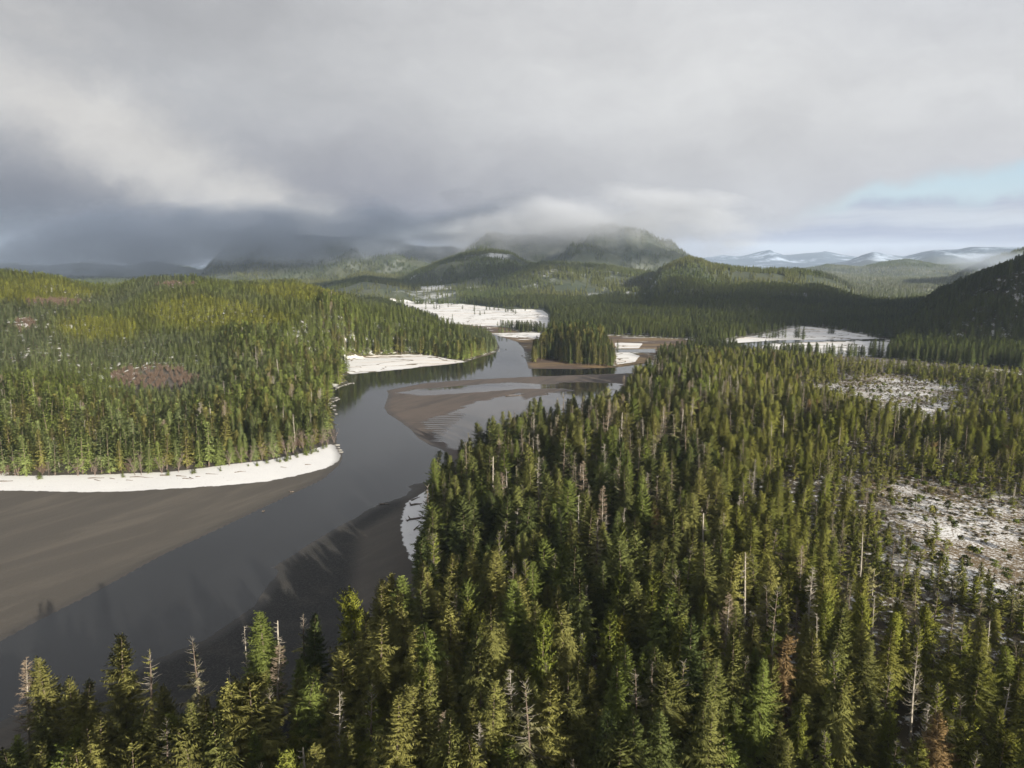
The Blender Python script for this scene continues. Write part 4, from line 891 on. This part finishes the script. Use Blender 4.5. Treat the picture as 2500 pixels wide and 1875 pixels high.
for i, (a, b, h) in enumerate([(1115, 345, 15), (1130, 345, 13), (1165, 348, 17), (1185, 349, 18), (1205, 348, 20), (1225, 347, 19), (1245, 348, 21), (1270, 346, 21), (1290, 347, 18), (1365, 348, 22), (1380, 350, 20), (1405, 366, 19), (1415, 364, 15), (1585, 318, 14), (1600, 318, 18), (1615, 319, 16), (1745, 313, 15), (1760, 314, 12), (1850, 340, 15), (1880, 343, 17), (1910, 350, 18), (1940, 352, 17), (1960, 352, 16)]):
    X, Y = G(*FR(a, b), .8); plant('creekside_spruce', MIDC[i % 5], X, Y, float(GZ(X, Y)), h, DARK, '%s dark spruce beside the creek on the snowy meadow' % ('tall' if h > 17 else 'short'), 'tree', 'spruces beside the meadow creek', wide=1.2)

# ------------------------------------------------------------------ bog: stunted pines and heath
def bog_rad(x, y):
    b = grid_sample(A['bog'], x, y); return np.where((b > -12) & (np.abs(x) < .85*y), 3.3+3.5*fbm(x, y, 25, 2, 44), -1)
px_, py_ = darts(9000, 90, 620, 130, 640, bog_rad, 11); pz_ = GZ(px_, py_); pu, pv, _ = proj(px_, py_, pz_)
inside = (pu > -20) & (pu < 2540); sz = np.where(inside, 1/py_, 0); order = np.argsort(-sz); g11 = np.random.default_rng(11); ph_ = 2.2+4.2*g11.random(len(px_))**1.5
first = [i for i in order if inside[i]][:280]; rest = np.array([i for i in range(len(px_)) if i not in set(first)])
for i in first:
    k = int(g11.integers(4)); tn = OLIVE*.85 if g11.random() < .5 else MIDG*.9
    plant('bog_pine', BOGP[k], px_[i], py_[i], pz_[i], ph_[i], tn, '%s %s stunted pine with %s in the snowy bog' % ('low' if ph_[i] < 3.5 else 'taller', tone(tn), ['a rounded top', 'a small tufted top', 'a wide tufted crown', 'a bushy low crown'][k]), 'tree', 'stunted pines in the bog', lean=.05)
if len(rest): mass('far_bog_pines', BOGP, px_[rest], py_[rest], pz_[rest], ph_[rest], rng.integers(0, 4, len(rest)), np.tile(OLIVE*.85, (len(rest), 1)), 'scattered stunted pines of the farther snowy bog', 'pines')
hx2, hy2 = darts(60000, 60, 620, 120, 640, lambda x, y: np.where((grid_sample(A['bog'], x, y) > -20) & (np.abs(x) < .85*y) & (fbm(x, y, 22, 3, 45) > .46), 1.0, -1), 12)
mass('bog_heath', BOGP, hx2, hy2, GZ(hx2, hy2)-.25, .5+.8*rng.random(len(hx2)), rng.integers(0, 4, len(hx2)), np.where((rng.random(len(hx2)) < .5)[:, None], np.array([[.10, .075, .035]]), OLIVE[None]*.8), 'low brown heath and shrubs poking through the bog snow', 'heath', widen=2.0)
print('bog', len(px_), len(hx2))

# ------------------------------------------------------------------ driftwood and rocks
def log_mesh(seed, L, r, root):
    g = np.random.default_rng(seed); s = np.linspace(0, 1, 8); p = np.stack([L*(s-.5), .05*L*np.sin(s*3+g.random()*6), r*.7+.02*L*np.sin(s*5)], 1)
    v, f = tube(p, r*(1-.55*s)*(1+.08*g.normal(size=8)), 8); n0 = 8
    f = np.concatenate([f, [(0, i+1, i) for i in range(1, n0-1)], [(56, 56+i, 57+i) for i in range(1, n0-1)]]); me = mesh_from('log', v, f, [M_drift], smooth=True); rm = None
    if root:
        ac = Acc()
        for k in range(9):
            an = k*.7+g.random()*.4; l = r*(2.0+2.2*g.random()); q_ = np.linspace(0, 1, 4); pt = np.stack([-L*.5-q_*l*.5, np.cos(an)*l*q_, r*.7+np.sin(an)*l*q_], 1); vv, ff = tube(pt, r*np.array([.5, .38, .25, .08]), 5); ac.add(vv, ff)
        rv, rf, _ = ac.get(); rm = mesh_from('root_wad', rv, rf, [M_drift], smooth=True)
    return me, rm
LG = lambda a, b: (a*.2260, 1100+b*.2260)
LOGS = [(LG(1040, 312), 7, .35, 5, 0), (LG(1055, 335), 4, .3, -20, 0), (LG(1215, 315), 3, .3, -25, 0), (LG(1530, 297), 11, .3, 4, 0), (LG(1780, 274), 4, .45, 3, 0), (LG(1960, 282), 5, .35, -12, 0), (LG(2020, 310), 4.5, .3, -8, 0), (LG(2070, 303), 3.5, .3, -40, 0), (LG(2140, 286), 2, .3, 10, 0), (LG(1400, 330), 3.5, .25, -5, 0), (LG(50, 362), 7, .4, 12, 1),
    ((752, 1131), 3, .3, 15, 0), ((692, 1138), 3, .25, -10, 0), ((518, 1158), 6, .25, -4, 0), ((578, 1153), 2, .25, 20, 0), ((590, 1151), 4, .25, 10, 0),
    ((1258, 968), 14, .5, 4, 1), ((1016, 1213), 5.5, .4, 55, 1), ((1017, 1228), 4.5, .6, 20, 1), ((1022, 1262), 10, .38, 38, 1), ((1018, 1285), 6, .35, 70, 0), ((1014, 1264), 4, .55, 10, 1), ((1036, 1222), 4, .3, 120, 0), ((940, 1226), 4, .4, 15, 1), ((713, 1196), 1.6, .35, 40, 1), ((644, 1242), 1.2, .3, 80, 1)]
for i, ((u, v), L, r, an, rt) in enumerate(LOGS):
    X, Y = G(u, v, 1.0); me, rm = log_mesh(300+i, L, r*.75, rt); o = bpy.data.objects.new('driftwood_log', None); col.objects.link(o); o.location = (X, Y, max(float(GZ(X, Y)), 0)-.05); o.rotation_euler = (0, 0, R(an))
    add('trunk', me, o)
    if rm: add('root_wad', rm, o)
    if u > 1200: lb, gp = 'long dark log with roots stranded on the river sandbar', None
    elif u > 1000: lb, gp = ('dark driftwood log with root wad on the shaded snow strip' if rt else 'bare dark driftwood log on the shaded snow strip'), 'driftwood on the shaded snow strip'
    elif v > 1190 and i > 20: lb, gp = ('small dark stump with roots at the waterline of the mudflat' if u < 900 else 'dark rooted snag at the tip of the gravel bank'), ('stumps at the mudflat waterline' if u < 900 else None)
    elif rt: lb, gp = 'curved rooted driftwood log lying alone on the beach snow', None
    else: lb, gp = '%s driftwood log lying on the white beach snow' % ('long' if L > 4.2 else 'short'), 'driftwood logs on the snowy beach'
    tag(o, lb, 'log', gp)
def rock_mesh(seed):
    import bmesh
    bm = bmesh.new(); bmesh.ops.create_icosphere(bm, subdivisions=2, radius=1); g = np.random.default_rng(seed); k = g.normal(size=(6, 3))
    for v in bm.verts:
        d = np.array(v.co); v.co = Vector(d*(1+.22*math.sin(d@k[0]*2+1)+.14*math.sin(d@k[1]*4)+.1*g.normal()*.4)); v.co.z *= .62
    me = bpy.data.meshes.new('rock'); bm.to_mesh(me); bm.free(); me.materials.append(M_rock); return me
ROCKS = [rock_mesh(400+i) for i in range(5)]
rs = [(826, 974), (820, 977), (812, 980), (805, 984), (800, 990), (822, 970), (815, 990), (808, 995), (856, 935), (850, 937), (843, 939), (836, 941), (830, 943), (824, 946), (862, 935), (820, 950), (816, 1000), (820, 1010), (822, 1086), (826, 1092), (829, 1098), (832, 1103), (1225, 851), (1235, 853), (1218, 857), (1275, 868), (1282, 872)]
for i, (u, v) in enumerate(rs):
    X, Y = G(u, v, .3); o = add('shore_rock', ROCKS[i % 5]); s = .5+.8*random.random(); o.location = (X, Y, max(0, float(GZ(X, Y)))+.1); o.scale = (s*1.5, s*1.1, s*.8); o.rotation_euler = (0, 0, random.random()*6)
    w_ = 'below the old forest on the river bend' if u < 870 and v < 1050 else 'at the tip of the snowy beach' if v > 1050 else 'at the mouth of the narrow channel'
    tag(o, 'pale grey rock at the waterline ' + w_, 'rock', 'rocks ' + w_)

# ------------------------------------------------------------------ air: haze, fog on the mountains, unseen clouds added to shade the land
def vol_mat(name, colr, dens, aniso=0.0, field=None):
    m, t, out = new_mat(name); v = t.node('ShaderNodeVolumePrincipled'); v.inputs['Color'].default_value = (*colr, 1); v.inputs['Anisotropy'].default_value = aniso
    v.inputs['Density'].default_value = dens
    if field is not None: t.put(v.inputs['Density'], field(t, dens))
    t.put(out.inputs['Volume'], v.outputs[0]); return m
def box_mesh(name, a, b, mat):
    v = [(x, y, z) for z in (a[2], b[2]) for x, y in ((a[0], a[1]), (b[0], a[1]), (b[0], b[1]), (a[0], b[1]))]
    return mesh_from(name, v, [(3, 2, 1, 0), (4, 5, 6, 7), (0, 1, 5, 4), (1, 2, 6, 5), (2, 3, 7, 6), (3, 0, 4, 7)], [mat])
tag(add('haze', box_mesh('haze', (-17000, -700, -6), (17000, 18500, 540), vol_mat('haze_air', (.64, .78, 1.0), 0.36e-4))), kind='stuff')
def fog_field(t, dens):
    P = t.node('ShaderNodeTexCoord').outputs['Object']; W = t.node('ShaderNodeNewGeometry').outputs['Position']
    ln = t.node('ShaderNodeVectorMath', operation='LENGTH'); t.put(ln.inputs[0], P)
    n = t.noise(t.vm('MULTIPLY', W, (.0026, .0026, .006)), 1.0, 5, .62)
    return t.m('MULTIPLY', t.ss(t.m('ADD', t.m('SUBTRACT', 1.0, ln.outputs['Value']), t.m('MULTIPLY', t.m('SUBTRACT', n, .5), 2.6)), .0, .9), dens)
def ellipsoid(name, c, r, mat, rough=0.0, seed=0):
    import bmesh
    bm = bmesh.new(); bmesh.ops.create_icosphere(bm, subdivisions=4 if rough else 3, radius=1.0); g = np.random.default_rng(seed); k = g.normal(size=(5, 3))*2.2
    for v in bm.verts:
        d = np.array(v.co); v.co = Vector(d*(1+rough*(math.sin(d@k[0])+.7*math.sin(d@k[1]*1.7)+.5*math.sin(d@k[2]*2.6)+.4*math.sin(d@k[3]*3.7))))
    me = bpy.data.meshes.new(name); bm.to_mesh(me); bm.free(); me.materials.append(mat); o = add(name, me); o.location = c; o.scale = r; return o
M_fog = vol_mat('fog', (.62, .65, .71), .0046, 0.0, fog_field)
M_fog2 = vol_mat('grey_fog', (.56, .63, .75), .0042, 0.0, fog_field)
for u, v, Y, ru, rv, rd, mt in [(1410, 552, 3800, 520, 105, 480, M_fog), (1130, 565, 4200, 300, 80, 400, M_fog2), (740, 570, 3800, 480, 100, 600, M_fog2), (330, 600, 4200, 480, 110, 700, M_fog2), (2440, 640, 2300, 170, 30, 250, M_fog2)]:
    X, Y_, Z = AT(u, v, Y); s_ = Y/FPX
    tag(ellipsoid('fog_bank', (X, Y_, min(Z, 530-rv*s_)), (ru*s_, rd, rv*s_), mt), kind='stuff')
M_cloud = vol_mat('cloud', (.98, .98, .98), .012)  # clouds out of view, added sunward of chosen slopes to shade them
for i, (tx, ty, tz, rx, ry, rz) in enumerate([(760, 930, 50, 340, 300, 45), (560, 1430, 20, 420, 220, 40), (900, 2050, 50, 170, 100, 30), (-2050, 4350, 200, 1900, 1300, 120), (-400, 2300, 50, 520, 330, 40), (-130, 2900, 60, 300, 220, 40), (330, 3620, 100, 700, 260, 25), (60, 2420, 60, 210, 170, 30), (620, 2500, 60, 300, 120, 30)]):
    k = 2000/sdir.z; tag(ellipsoid('cloud', (tx+sdir.x*k, ty+sdir.y*k, tz+2000), (rx, ry, rz), M_cloud, .10, i), kind='structure')
